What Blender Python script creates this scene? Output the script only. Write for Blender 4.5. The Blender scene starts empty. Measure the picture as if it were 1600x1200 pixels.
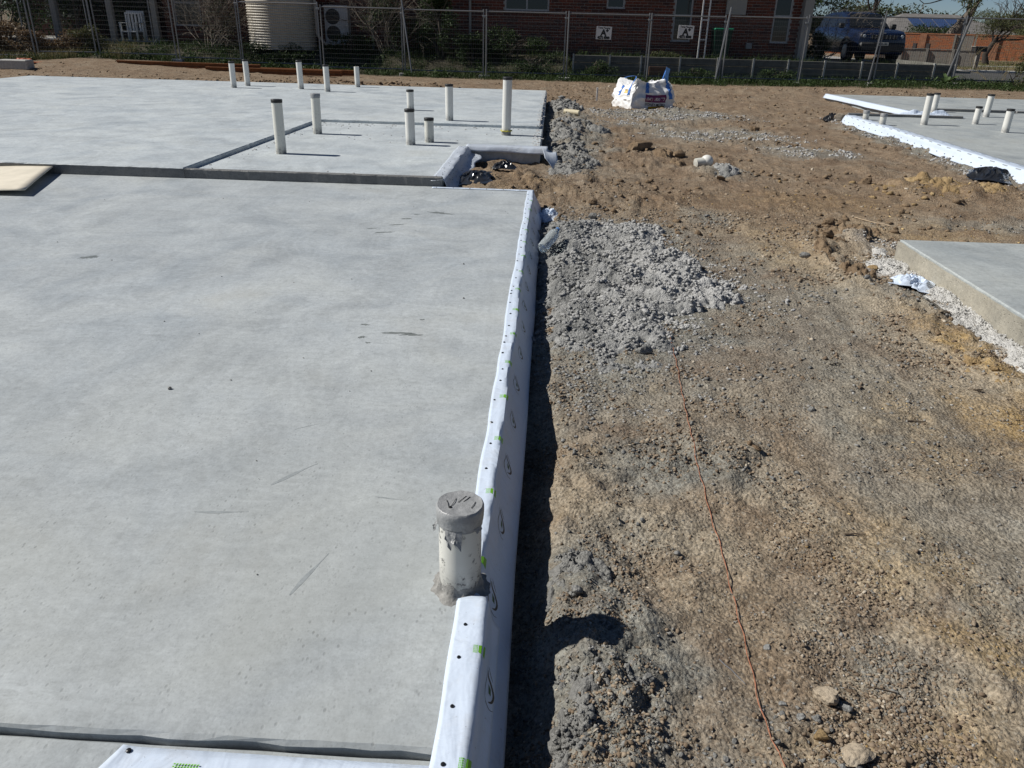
import bpy, math, random
import numpy as np
from mathutils import Vector, Matrix
random.seed(7); RNG = np.random.default_rng(11)
R = math.radians
S = bpy.context.scene
COL = S.collection

# ------------------------------------------------------------------ camera
cam_d = bpy.data.cameras.new('camera'); cam = bpy.data.objects.new('camera', cam_d); COL.objects.link(cam)
cam_d.sensor_fit = 'HORIZONTAL'; cam_d.sensor_width = 36; cam_d.lens = 1202/1600*36
cam_d.clip_start = 0.02; cam_d.clip_end = 3000
def cam_axes(pitch, roll, yaw):
    p, r = R(pitch), R(roll)
    f = Vector((0, math.cos(p), -math.sin(p))); r0 = Vector((1, 0, 0)); u0 = Vector((0, math.sin(p), math.cos(p)))
    right = math.cos(r)*r0 + math.sin(r)*u0; up = -math.sin(r)*r0 + math.cos(r)*u0
    m = Matrix.Rotation(yaw, 3, 'Z')
    return m @ right, m @ up, m @ f
_r, _u, _f = cam_axes(25.05, 1.5, math.atan2(52.318, 1326.709))
M3 = Matrix((_r, _u, -_f)).transposed()
cam.matrix_world = Matrix.Translation((0, 0, 1.35)) @ M3.to_4x4()
S.camera = cam

# ------------------------------------------------------------------ world, sun, exposure
SUN_EL, SUN_BACK = 43.0, 3.0          # sun stands to the left (-X), a touch behind the picture plane
W = bpy.data.worlds.new('World'); S.world = W; W.use_nodes = True
nt = W.node_tree; nt.nodes.clear()
sky = nt.nodes.new('ShaderNodeTexSky'); sky.sky_type = 'NISHITA'; sky.sun_disc = False
sky.sun_elevation = R(SUN_EL); sky.sun_rotation = R(270+SUN_BACK)
sky.air_density = 0.6; sky.dust_density = 0.05; sky.ozone_density = 4.0
bg = nt.nodes.new('ShaderNodeBackground'); bg.inputs['Strength'].default_value = 0.05
out = nt.nodes.new('ShaderNodeOutputWorld')
nt.links.new(sky.outputs[0], bg.inputs[0]); nt.links.new(bg.outputs[0], out.inputs[0])
sd = bpy.data.lights.new('sun', 'SUN'); sd.energy = 5.0; sd.angle = R(0.5); sd.color = (1.0, .965, .905)
sun = bpy.data.objects.new('sun', sd); COL.objects.link(sun)
d = Vector((math.cos(R(SUN_EL))*math.cos(R(SUN_BACK)), -math.cos(R(SUN_EL))*math.sin(R(SUN_BACK)), -math.sin(R(SUN_EL))))
sun.rotation_euler = d.to_track_quat('-Z', 'Y').to_euler(); sun.location = (-20, 5, 20)
S.view_settings.view_transform = 'Standard'; S.view_settings.look = 'None'
S.view_settings.exposure = 0.0; S.view_settings.gamma = 1.0; S.view_settings.use_curve_mapping = False

# ------------------------------------------------------------------ noise
def _hash(ix, iy, seed):
    h = (ix.astype(np.int64)*374761393 + iy.astype(np.int64)*668265263 + seed*974634777) & 0xffffffff
    h = ((h ^ (h >> 13))*1274126177) & 0xffffffff
    h = ((h ^ (h >> 16))*2246822519) & 0xffffffff
    return (h ^ (h >> 15)) & 0xffffffff
def h01(ix, iy, seed): return _hash(ix, iy, seed)/4294967295.0
def noise(x, y, s, seed=0):
    x = np.asarray(x, float)/s; y = np.asarray(y, float)/s
    ix, iy = np.floor(x), np.floor(y); fx, fy = x-ix, y-iy
    def g(dx, dy):
        a = h01(ix+dx, iy+dy, seed)*2*np.pi
        return np.cos(a)*(fx-dx) + np.sin(a)*(fy-dy)
    u, v = fx*fx*fx*(fx*(fx*6-15)+10), fy*fy*fy*(fy*(fy*6-15)+10)
    return 1.5*((g(0, 0)*(1-u)+g(1, 0)*u)*(1-v) + (g(0, 1)*(1-u)+g(1, 1)*u)*v)
def fbm(x, y, s, o=4, seed=0, rough=.5):
    t, a = 0, 1.
    for k in range(o): t = t + a*noise(x, y, s/2**k, seed+k*17); a *= rough
    return t
def worley(x, y, s, seed=0):
    x = np.asarray(x, float)/s; y = np.asarray(y, float)/s
    ix, iy = np.floor(x), np.floor(y); best = np.full(x.shape, 9.)
    for dx in (-1, 0, 1):
        for dy in (-1, 0, 1):
            px = ix+dx+h01(ix+dx, iy+dy, seed); py = iy+dy+h01(ix+dx, iy+dy, seed+91)
            best = np.minimum(best, (px-x)**2+(py-y)**2)
    return np.sqrt(best)
def clods(x, y, s, seed=0):            # rounded lumps, 0..1
    wx = x + .35*s*noise(x, y, s*.8, seed+5); wy = y + .35*s*noise(x, y, s*.8, seed+6)
    return np.clip(1-worley(wx, wy, s, seed)**2*1.6, 0, 1)
def sstep(a, b, v):
    t = np.clip((np.asarray(v, float)-a)/(b-a), 0, 1); return t*t*(3-2*t)

# ------------------------------------------------------------------ object helpers
ORG = {}
def thing(name, label, cat, loc=(0, 0, 0), group=None, rz=0):
    o = bpy.data.objects.new(name, None); COL.objects.link(o); o.location = loc; o.rotation_euler = (0, 0, rz)
    o.empty_display_size = .1
    o['label'] = label; o['category'] = cat
    if group: o['group'] = group
    ORG[o.name] = Vector(loc)
    return o
def tag(o, label=None, cat=None, group=None, kind=None):
    if label: o['label'] = label
    if cat: o['category'] = cat
    if group: o['group'] = group
    if kind: o['kind'] = kind
    return o
def mesh_np(name, V, Fq, mats, smooth=False, mi=None):
    """V (n,3); Fq (m,k) constant k, or list of polygons"""
    me = bpy.data.meshes.new(name)
    if isinstance(Fq, np.ndarray):
        V = np.asarray(V, np.float32); m, k = Fq.shape
        me.vertices.add(len(V)); me.vertices.foreach_set('co', V.ravel())
        me.loops.add(m*k); me.loops.foreach_set('vertex_index', Fq.astype(np.int32).ravel())
        me.polygons.add(m); me.polygons.foreach_set('loop_start', np.arange(0, m*k, k, dtype=np.int32))
        me.polygons.foreach_set('loop_total', np.full(m, k, np.int32))
        me.update(calc_edges=True); me.validate()
    else:
        me.from_pydata([tuple(v) for v in V], [], Fq); me.update()
    for m_ in (mats if isinstance(mats, (list, tuple)) else [mats]): me.materials.append(m_)
    if mi is not None: me.polygons.foreach_set('material_index', np.asarray(mi, np.int32))
    if smooth: me.polygons.foreach_set('use_smooth', np.ones(len(me.polygons), bool))
    return me
def link(name, me, parent=None):
    o = bpy.data.objects.new(name, me); COL.objects.link(o)
    if parent: o.parent = parent
    return o
def root_of(o):
    while o.parent: o = o.parent
    return o
class MB:
    """collects shapes in world coordinates, then links them as one mesh object"""
    def __init__(s): s.v = []; s.f = []
    def add(s, V, Fs):
        n = len(s.v); s.v += [tuple(map(float, v)) for v in V]; s.f += [tuple(i+n for i in f) for f in Fs]; return s
    def box(s, x0, x1, y0, y1, z0, z1, M=None):
        V = [Vector((x, y, z)) for z in (z0, z1) for x, y in ((x0, y0), (x1, y0), (x1, y1), (x0, y1))]
        if M is not None: V = [M @ v for v in V]
        return s.add(V, [(3, 2, 1, 0), (4, 5, 6, 7), (0, 1, 5, 4), (1, 2, 6, 5), (2, 3, 7, 6), (3, 0, 4, 7)])
    def rbox(s, x0, x1, y0, y1, z0, z1, b, M=None):        # box with chamfered edges
        xs, ys, zs = (x0, x1), (y0, y1), (z0, z1)
        V = []; idx = {}
        for i in (0, 1):
            for j in (0, 1):
                for k in (0, 1):
                    c = (xs[i], ys[j], zs[k]); sg = (1-2*i, 1-2*j, 1-2*k)
                    for a in range(3):
                        p = [c[q]+(0 if q == a else sg[q]*b) for q in range(3)]
                        idx[(i, j, k, a)] = len(V); V.append(Vector(p))
        Fs = []
        for a in range(3):
            o = [q for q in range(3) if q != a]
            for side in (0, 1):
                c = []
                for (p, q) in ((0, 0), (1, 0), (1, 1), (0, 1)):
                    t = [0, 0, 0]; t[a] = side; t[o[0]] = p; t[o[1]] = q; c.append(idx[(*t, a)])
                Fs.append(tuple(c))
            for (p, q) in ((0, 0), (0, 1), (1, 0), (1, 1)):   # edge chamfer along axis a
                t0 = [0, 0, 0]; t0[o[0]] = p; t0[o[1]] = q; t1 = list(t0); t1[a] = 1
                Fs.append((idx[(*t0, o[0])], idx[(*t0, o[1])], idx[(*t1, o[1])], idx[(*t1, o[0])]))
        for i in (0, 1):
            for j in (0, 1):
                for k in (0, 1): Fs.append(tuple(idx[(i, j, k, a)] for a in range(3)))
        if M is not None: V = [M @ v for v in V]
        return s.add(V, Fs)
    def tube(s, pts, r, n=8, caps=True, r2=None):
        pts = [Vector(p) for p in pts]; V = []; m = len(pts)
        rs = r if isinstance(r, (list, tuple)) else [r + (0 if r2 is None else (r2-r)*i/(m-1)) for i in range(m)]
        for i, p in enumerate(pts):
            t = (pts[min(i+1, m-1)]-pts[max(i-1, 0)]).normalized()
            a = Vector((0, 0, 1)) if abs(t.z) < .9 else Vector((1, 0, 0))
            u = t.cross(a).normalized(); w = t.cross(u).normalized()
            for k in range(n):
                an = 2*math.pi*k/n; V.append(p + rs[i]*(math.cos(an)*u + math.sin(an)*w))
        Fs = [(i*n+k, i*n+(k+1) % n, (i+1)*n+(k+1) % n, (i+1)*n+k) for i in range(m-1) for k in range(n)]
        if caps: Fs += [tuple(range(n-1, -1, -1)), tuple((m-1)*n+k for k in range(n))]
        return s.add(V, Fs)
    def lathe(s, prof, c, n=24, cap=True, axis=None):       # prof: (r, z) list
        V = []; Fs = []
        for r, z in prof:
            for k in range(n):
                a = 2*math.pi*k/n; V.append(Vector((r*math.cos(a), r*math.sin(a), z)))
        for i in range(len(prof)-1):
            for k in range(n): Fs.append((i*n+k, i*n+(k+1) % n, (i+1)*n+(k+1) % n, (i+1)*n+k))
        if cap: Fs += [tuple(range(n-1, -1, -1)), tuple((len(prof)-1)*n+k for k in range(n))]
        if axis is not None: V = [axis @ v for v in V]
        c = Vector(c); return s.add([v+c for v in V], Fs)
    def prism(s, poly, z0, z1):
        n = len(poly)
        return s.add([(x, y, z0) for x, y in poly]+[(x, y, z1) for x, y in poly],
                     [tuple(range(n-1, -1, -1)), tuple(range(n, 2*n))]+[(i, (i+1) % n, (i+1) % n+n, i+n) for i in range(n)])
    def grid(s, fn, nu, nv):
        V = [fn(i/(nu-1), j/(nv-1)) for j in range(nv) for i in range(nu)]
        return s.add(V, [(j*nu+i, j*nu+i+1, (j+1)*nu+i+1, (j+1)*nu+i) for j in range(nv-1) for i in range(nu-1)])
    def mesh(s, name, mats, smooth=False, org=(0, 0, 0)):
        o = Vector(org); me = bpy.data.meshes.new(name)
        me.from_pydata([(a-o.x, b-o.y, c-o.z) for a, b, c in s.v], [], s.f); me.update()
        for m_ in (mats if isinstance(mats, (list, tuple)) else [mats]): me.materials.append(m_)
        if smooth:
            me.polygons.foreach_set('use_smooth', np.ones(len(me.polygons), bool)); 
            try: me.set_sharp_from_angle(angle=R(38))
            except Exception: pass
        return me
    def build(s, name, mat, parent=None, smooth=False, org=None, thick=None):
        if org is None: org = ORG.get(root_of(parent).name, (0, 0, 0)) if parent else (0, 0, 0)
        o = link(name, s.mesh(name, mat, smooth, org), parent)
        if not parent:
            o.location = org
            ORG[o.name] = Vector(org)
        if thick:
            md = o.modifiers.new('thickness', 'SOLIDIFY'); md.thickness = thick; md.offset = 0
        return o
def copy_tree(o, parent=None):
    c = o.copy(); COL.objects.link(c)
    if parent: c.parent = parent
    for ch in list(o.children): copy_tree(ch, c)
    return c
def text2d(txt, size, bold=0.0):
    cu = bpy.data.curves.new('txt', 'FONT'); cu.body = txt; cu.size = size; cu.align_x = 'CENTER'; cu.offset = bold
    cu.resolution_u = 2
    ob = bpy.data.objects.new('txt', cu); COL.objects.link(ob)
    dg = bpy.context.evaluated_depsgraph_get(); me = bpy.data.meshes.new_from_object(ob.evaluated_get(dg))
    V = [tuple(v.co)[:2] for v in me.vertices]; Fs = [tuple(p.vertices) for p in me.polygons]
    bpy.data.objects.remove(ob); bpy.data.meshes.remove(me)
    return V, Fs

# ------------------------------------------------------------------ material helpers
class NT:
    def __init__(s, name):
        s.m = bpy.data.materials.new(name); s.m.use_nodes = True; s.t = s.m.node_tree; s.n = s.t.nodes
        s.b = s.n['Principled BSDF']; s.tc = s.n.new('ShaderNodeTexCoord'); s.co = s.tc.outputs['Object']
    def l(s, a, b): s.t.links.new(a, b)
    def val(s, sock, v):
        if hasattr(v, 'is_linked') or isinstance(v, bpy.types.NodeSocket): s.l(v, sock)
        elif v is not None: sock.default_value = v
    def noise(s, scale, detail=4, rough=.55, dist=0., co=None):
        n = s.n.new('ShaderNodeTexNoise'); n.inputs['Scale'].default_value = scale; n.inputs['Detail'].default_value = detail
        n.inputs['Roughness'].default_value = rough; n.inputs['Distortion'].default_value = dist
        s.l(co or s.co, n.inputs['Vector']); return n.outputs['Fac']
    def vor(s, scale, feature='F1', out='Distance', co=None, rnd=1.):
        n = s.n.new('ShaderNodeTexVoronoi'); n.feature = feature; n.inputs['Scale'].default_value = scale
        n.inputs['Randomness'].default_value = rnd
        s.l(co or s.co, n.inputs['Vector']); return n.outputs[out]
    def map(s, sc=(1, 1, 1), rot=(0, 0, 0), co=None):
        n = s.n.new('ShaderNodeMapping'); n.inputs['Scale'].default_value = sc; n.inputs['Rotation'].default_value = rot
        s.l(co or s.co, n.inputs['Vector']); return n.outputs[0]
    def ramp(s, fac, stops):
        n = s.n.new('ShaderNodeValToRGB'); e = n.color_ramp.elements
        while len(e) < len(stops): e.new(.5)
        for i, (p, c) in enumerate(stops):
            e[i].position = p; e[i].color = (*(c if isinstance(c, (tuple, list)) else (c, c, c)), 1)
        s.l(fac, n.inputs['Fac']); return n.outputs['Color']
    def mix(s, fac, a, b, mode='MIX'):
        n = s.n.new('ShaderNodeMix'); n.data_type = 'RGBA'; n.blend_type = mode
        for i, v in ((0, fac), (6, a), (7, b)):
            if isinstance(v, (tuple, list)): v = (*v, 1) if len(v) == 3 else v
            s.val(n.inputs[i], v)
        return n.outputs[2]
    def math(s, op, a, b=None, clamp=False):
        n = s.n.new('ShaderNodeMath'); n.operation = op; n.use_clamp = clamp
        s.val(n.inputs[0], a)
        if b is not None: s.val(n.inputs[1], b)
        return n.outputs[0]
    def attr(s, name, out='Fac'):
        n = s.n.new('ShaderNodeAttribute'); n.attribute_name = name; return n.outputs[out]
    def island(s):
        return s.n.new('ShaderNodeNewGeometry').outputs['Random Per Island']
    def objrand(s): return s.n.new('ShaderNodeObjectInfo').outputs['Random']
    def xyz(s, co=None):
        n = s.n.new('ShaderNodeSeparateXYZ'); s.l(co or s.co, n.inputs[0]); return n.outputs
    def bump(s, h, strength=.4, dist=.01, normal=None):
        n = s.n.new('ShaderNodeBump'); n.inputs['Strength'].default_value = strength; n.inputs['Distance'].default_value = dist
        s.l(h, n.inputs['Height'])
        if normal: s.l(normal, n.inputs['Normal'])
        return n.outputs[0]
    def done(s, col=None, rough=.8, spec=.3, normal=None, metal=0., **kw):
        if col is not None:
            if isinstance(col, (tuple, list)): col = (*col, 1)
            s.val(s.b.inputs['Base Color'], col)
        s.val(s.b.inputs['Roughness'], rough); s.val(s.b.inputs['Specular IOR Level'], spec); s.val(s.b.inputs['Metallic'], metal)
        for k, v in kw.items(): s.val(s.b.inputs[k.replace('_', ' ')], v)
        if normal: s.l(normal, s.b.inputs['Normal'])
        return s.m
def simple(name, col, rough=.6, var=.12, scale=30, spec=.3, metal=0., bump=0., bscale=None):
    t = NT(name); n = t.noise(scale, 5, .6)
    lo = tuple(c*(1-var) for c in col); hi = tuple(min(1, c*(1+var)) for c in col)
    c = t.ramp(n, [(.3, lo), (.7, hi)])
    nm = t.bump(t.noise(bscale or scale*3, 4), bump, .004) if bump else None
    return t.done(c, rough, spec, nm, metal)
def island_mat(name, stops, rough=.8, spec=.2, bump=0., bscale=60, trans=0.):
    t = NT(name); c = t.ramp(t.island(), stops)
    c = t.mix(.35, c, t.ramp(t.noise(25, 3), [(.3, .55), (.7, 1.3)]), 'MULTIPLY')
    nm = t.bump(t.noise(bscale, 4), bump, .004) if bump else None
    t.done(c, rough, spec, nm)
    if trans:
        tr = t.n.new('ShaderNodeBsdfTranslucent'); t.l(c, tr.inputs[0]); mx = t.n.new('ShaderNodeMixShader'); mx.inputs[0].default_value = trans
        o = t.n['Material Output']; t.l(t.b.outputs[0], mx.inputs[1]); t.l(tr.outputs[0], mx.inputs[2]); t.l(mx.outputs[0], o.inputs[0])
    return t.m
# ------------------------------------------------------------------ materials
def concrete(name, base, cloud=.5, edge=False, dark=0., band=(-100., -101.)):
    t = NT(name); b = np.array(base)
    big = t.noise(1.05, 6, .62, 1.1); mid = t.noise(2.3, 6, .62, .9); fine = t.noise(38, 5, .7)
    tro = t.noise(5.0, 5, .7, 2.2, t.map((1, .28, 1), (0, 0, R(35)))); tro2 = t.noise(7.0, 4, .7, 1.8, t.map((.3, 1.2, 1), (0, 0, R(-20))))
    c = t.ramp(big, [(.30, tuple(b*(1-.34*cloud)*np.array((.97, 1.0, 1.04)))), (.52, tuple(b)), (.72, tuple(b*(1+.10*cloud)*np.array((1.02, 1.01, .985))))])
    c = t.mix(.55, c, t.ramp(mid, [(.3, .78), (.5, 1.0), (.70, 1.13)]), 'MULTIPLY')
    c = t.mix(.5, c, t.ramp(tro, [(.32, .84), (.5, 1.0), (.7, 1.10)]), 'MULTIPLY')
    c = t.mix(.45, c, t.ramp(tro2, [(.34, .84), (.5, 1.0), (.70, 1.09)]), 'MULTIPLY')
    c = t.mix(.45, c, t.ramp(fine, [(.3, .62), (.5, 1.0), (.72, 1.3)]), 'MULTIPLY')
    # power trowel arcs: faint concentric sweeps about scattered centres
    wob = t.n.new('ShaderNodeVectorMath'); wob.operation = 'ADD'; t.l(t.co, wob.inputs[0]); nv = t.n.new('ShaderNodeTexNoise'); nv.inputs['Scale'].default_value = 1.2; t.l(t.co, nv.inputs['Vector']); t.l(nv.outputs['Color'], wob.inputs[1])
    flat_ = t.map((1, 1, 0), co=wob.outputs[0]); vd = t.vor(.75, co=flat_); arc = t.math('SINE', t.math('ADD', t.math('MULTIPLY', vd, 95.), t.math('MULTIPLY', t.noise(3.), 9.)))
    am = t.math('MULTIPLY', t.ramp(t.noise(1.7, 4, .6), [(.42, 0.), (.66, 1.)]), .13)
    c = t.mix(am, c, t.ramp(arc, [(0., .45), (.5, .9), (1., 1.2)]), 'MULTIPLY')
    c = t.mix(.22, c, t.ramp(t.vor(1.1, co=flat_), [(.1, .78), (.45, 1.08)]), 'MULTIPLY')
    # sparse pits, far denser on the coarse broomed band along the front edge
    co = t.xyz(); near = t.n.new('ShaderNodeMapRange'); t.l(co[1], near.inputs[0])
    for i, v in ((1, band[0]), (2, band[1]), (3, 0.), (4, 1.)): near.inputs[i].default_value = v
    nb = t.math('MULTIPLY', near.outputs[0], t.ramp(t.noise(1.6, 4, .6, .5), [(.3, .15), (.6, 1.)]))
    pit = t.ramp(t.vor(52, co=t.map((1, .6, 1), (0, 0, .6))), [(.10, 1.), (.24, 0.)])
    pitm = t.math('MULTIPLY', pit, t.ramp(t.noise(9, 4), [(.42, 0.), (.6, 1.)]))
    c = t.mix(t.math('MULTIPLY', pitm, t.math('ADD', t.math('MULTIPLY', nb, .85), .1)), c, tuple(b*.42))
    fl = t.ramp(t.vor(135, co=t.map((1, .45, 1), (0, 0, .5))), [(.12, 1.), (.26, 0.)]); c = t.mix(t.math('MULTIPLY', fl, t.math('ADD', t.math('MULTIPLY', nb, .42), .10)), c, tuple(b*.5))
    c = t.mix(.4, c, t.ramp(t.noise(120, 3, .7), [(.3, .68), (.5, 1.), (.72, 1.25)]), 'MULTIPLY')
    c = t.mix(t.math('MULTIPLY', nb, .55), c, t.mix(t.noise(14, 4, .65, 1.), tuple(b*np.array((.70, .68, .62))), tuple(b*np.array((.98, .95, .88)))))
    ef = t.n.new('ShaderNodeMapRange'); ef.interpolation_type = 'SMOOTHSTEP'; t.l(t.math('ABSOLUTE', t.math('ADD', co[1], 2.815 if band[0] > -50 else 500.)), ef.inputs[0])
    for i, v in ((1, .085), (2, .02), (3, 0.), (4, 1.)): ef.inputs[i].default_value = v
    c = t.mix(t.math('MULTIPLY', t.math('MULTIPLY', ef.outputs[0], t.ramp(t.noise(22, 5, .75, .5, t.map((.5, 1.6, 1))), [(.42, 0.), (.56, 1.)])), t.math('MULTIPLY', t.ramp(t.math('MULTIPLY', t.math('SUBTRACT', co[0], 1.5), .7), [(.15, 1.), (.62, 0.)]), .45)), c, tuple(np.minimum(b*1.35, .75)))
    rust = t.math('MULTIPLY', t.ramp(t.noise(1.1, 5, .6, .3), [(.6, 0.), (.74, 1.)]), .22)
    c = t.mix(rust, c, tuple(b*np.array((.95, .84, .68))))
    h = t.math('ADD', t.math('MULTIPLY', fine, .5), t.math('ADD', t.math('MULTIPLY', tro, .5), t.math('MULTIPLY', pitm, -.6)))
    rg = t.ramp(mid, [(.3, .5), (.7, .68)])
    if dark: c = t.mix(dark, c, (.10, .10, .10))
    return t.done(c, rg, .38, t.bump(h, .22 if not edge else .6, .004 if not edge else .012))
M = {}
M['concrete'] = concrete('trowelled concrete', (.415, .445, .456), band=(-.6, -2.7))
M['concrete2'] = concrete('pale trowelled concrete', (.49, .53, .545), .6)
M['concrete3'] = concrete('fresh grey concrete', (.38, .405, .40), .6)
M['edge'] = concrete('shade-darkened formed edge', (.19, .19, .185), 1.0, True)  # concrete grey darkened to carry the shade on the house slab's front step
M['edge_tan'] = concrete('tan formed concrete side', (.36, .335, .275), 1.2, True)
M['wet'] = simple('damp concrete', (.19, .205, .195), .35, .2, 40)
M['scuff'] = simple('trowel scuff', (.30, .325, .33), .6, .15, 60)
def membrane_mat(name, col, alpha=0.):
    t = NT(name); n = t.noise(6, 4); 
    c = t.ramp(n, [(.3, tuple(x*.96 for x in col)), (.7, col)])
    # faint dust
    c = t.mix(t.math('MULTIPLY', t.ramp(t.noise(9, 6, .7), [(.5, 0.), (.72, 1.)]), .30), c, (.50, .47, .42))
    c = t.mix(t.math('MULTIPLY', t.ramp(t.noise(75, 4, .7), [(.66, 0.), (.70, 1.)]), t.ramp(t.noise(6, 3), [(.45, 0.), (.6, .7)])), c, (.16, .13, .10))
    h = t.math('ADD', t.noise(5, 4, .6, .8, t.map((1, .5, 1))), t.math('MULTIPLY', t.noise(16, 3, .5, 1.5, t.map((.35, 1.3, .35))), .35))
    return t.done(c, .38, .4, t.bump(h, .7, .014))
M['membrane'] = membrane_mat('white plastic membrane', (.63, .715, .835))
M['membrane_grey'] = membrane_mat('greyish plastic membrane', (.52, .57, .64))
M['green'] = simple('green print', (.19, .50, .03), .4, .1)
M['yellowdot'] = simple('yellow print', (.75, .5, .03), .4)
M['ink'] = simple('black print', (.018, .02, .022), .35)
M['blackplastic'] = simple('black plastic', (.014, .014, .015), .28, .2, 20, .5)
M['blacksheet'] = simple('black plastic film', (.020, .021, .023), .22, .3, 14, .6, bump=.4, bscale=14)
def pvc(name, col, mud=.5):
    t = NT(name); z = t.xyz()[2]
    base = t.ramp(t.noise(12, 4), [(.3, tuple(c*.95 for c in col)), (.7, col)])
    low = t.n.new('ShaderNodeMapRange'); t.l(z, low.inputs[0])
    for i, v in ((1, .32), (2, .0), (3, 0.), (4, 1.)): low.inputs[i].default_value = v
    sp = t.math('MULTIPLY', t.ramp(t.noise(70, 6, .75), [(.56, 0.), (.62, 1.)]), t.ramp(t.noise(9, 3), [(.4, 0.), (.6, 1.)]))
    f = t.math('MULTIPLY', sp, t.math('ADD', t.math('MULTIPLY', low.outputs[0], mud), .12), True)
    c = t.mix(f, base, (.10, .095, .09))
    d2 = t.n.new('ShaderNodeMapRange'); t.l(z, d2.inputs[0])
    for i, v in ((1, .10), (2, .02), (3, 0.), (4, 1.)): d2.inputs[i].default_value = v
    c = t.mix(t.math('MULTIPLY', d2.outputs[0], t.ramp(t.noise(30, 5, .7), [(.3, .1), (.62, .9)])), c, (.19, .185, .175))
    return t.done(c, .4, .4, t.bump(f, .4, .002))
M['pvc'] = pvc('white pipe plastic', (.74, .73, .68))
M['pvc_muddy'] = pvc('mud splashed white pipe', (.70, .69, .62), 1.3)
M['pvc_near'] = pvc('cement smeared white pipe', (.70, .69, .63), 2.6)
M['tape'] = simple('grey duct tape', (.30, .305, .305), .36, .18, 50, .5, bump=.5, bscale=120)
M['darkcap'] = simple('dark rubber cap', (.03, .03, .03), .5, .2)
M['cement'] = simple('grey cement crust', (.27, .265, .25), .9, .3, 60, .2, bump=.8, bscale=120)
M['yellowtape'] = simple('yellow tape', (.55, .48, .06), .5)

def soil_mat():
    t = NT('bare site soil')
    z = t.n.new('ShaderNodeSeparateColor'); t.l(t.attr('zone', 'Color'), z.inputs[0]); zr, zg, zb = z.outputs
    n1 = t.noise(1.3, 6, .62, .5); n2 = t.noise(6.5, 6, .66, .4); n3 = t.noise(42, 5, .7); n4 = t.noise(170, 3, .7)
    brown = t.ramp(n2, [(.28, (.125, .088, .060)), (.48, (.205, .150, .102)), (.7, (.30, .235, .168))])
    tan = t.ramp(n3, [(.28, (.25, .207, .148)), (.7, (.46, .388, .286))])
    c = t.mix(t.ramp(n1, [(.35, 0.), (.56, .92)]), brown, tan)
    grey = t.ramp(n2, [(.3, (.145, .148, .135)), (.55, (.235, .235, .21)), (.75, (.33, .325, .285))])
    gf = t.math('ADD', zr, t.math('MULTIPLY', t.ramp(t.noise(2.6, 6, .68, .7), [(.5, 0.), (.66, 1.)]), .38), True)
    gf = t.math('MULTIPLY', gf, t.ramp(n3, [(.2, .5), (.6, 1.)]))
    c = t.mix(gf, c, grey)
    ochre = t.ramp(n3, [(.25, (.29, .190, .075)), (.7, (.46, .325, .155))])
    of = t.math('ADD', t.math('MULTIPLY', zg, t.ramp(n2, [(.35, .1), (.6, 1.)])), t.math('MULTIPLY', t.ramp(t.noise(3.4, 5, .6, .4), [(.62, 0.), (.74, 1.)]), .2), True)
    c = t.mix(of, c, ochre)
    c = t.mix(t.math('MULTIPLY', zb, t.ramp(n2, [(.35, .2), (.55, 1.)])), c, (.60, .58, .54))
    red = t.ramp(t.noise(1.9, 5, .62, .4, t.map(co=t.co, rot=(0, 0, 1.))), [(.54, 0.), (.68, .6)]); c = t.mix(red, c, t.ramp(n3, [(.3, (.10, .062, .040)), (.7, (.20, .130, .085))]))
    c = t.mix(t.math('MULTIPLY', t.attr('damp'), t.math('SUBTRACT', 1., gf)), c, t.ramp(n2, [(.28, (.115, .074, .046)), (.5, (.19, .13, .082)), (.72, (.27, .195, .13))]))
    c = t.mix(t.attr('zone', 'Alpha'), c, (.045, .042, .026))  # shade behind the fence put into the soil colour as dark brown-green
    c = t.mix(.9, c, t.ramp(n3, [(.25, .56), (.5, 1.08), (.78, 1.5)]), 'MULTIPLY')
    c = t.mix(.6, c, t.ramp(t.noise(16, 5, .7), [(.28, .62), (.5, 1.), (.74, 1.3)]), 'MULTIPLY')
    c = t.mix(.7, c, t.ramp(n4, [(.25, .50), (.5, 1.), (.78, 1.45)]), 'MULTIPLY')
    # small embedded grit, lighter and darker grains
    v = t.vor(150, 'F1', 'Color'); vs = t.n.new('ShaderNodeSeparateColor'); t.l(v, vs.inputs[0])
    c = t.mix(t.math('MULTIPLY', t.ramp(vs.outputs[0], [(.86, 0.), (.92, 1.)]), .45), c, (.42, .38, .31))
    c = t.mix(t.math('MULTIPLY', t.ramp(vs.outputs[1], [(.86, 0.), (.92, 1.)]), .5), c, (.075, .065, .055))
    h = t.math('ADD', t.math('MULTIPLY', n3, .7), t.math('ADD', t.math('MULTIPLY', n4, .3), t.math('MULTIPLY', t.vor(75), -.45)))
    return t.done(c, .95, .12, t.bump(h, 1.0, .016))
M['soil'] = soil_mat()
def rubble_mat(name, lo, mid_, hi, bump=.9, grad=0.):
    t = NT(name); n = t.noise(5, 6, .7, .3); n = t.math('ADD', n, t.math('MULTIPLY', t.xyz()[0], grad)) if grad else n; f = t.noise(80, 5, .75); v = t.vor(95)
    c = t.ramp(n, [(.28, lo), (.5, mid_), (.72, hi)])
    c = t.mix(.8, c, t.ramp(f, [(.25, .6), (.5, 1.), (.75, 1.35)]), 'MULTIPLY')
    h = t.math('ADD', f, t.math('MULTIPLY', v, -.6))
    return t.done(c, .92, .15, t.bump(h, bump, .014))
M['rubble'] = rubble_mat('grey concrete spoil', (.17, .172, .166), (.34, .34, .328), (.52, .515, .50), .9, .22)
M['rubble_dark'] = rubble_mat('dark grey clay clods', (.17, .168, .16), (.27, .267, .252), (.38, .375, .355))
M['lime'] = rubble_mat('white cement slurry crumbs', (.46, .45, .42), (.62, .61, .58), (.74, .73, .70))
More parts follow.
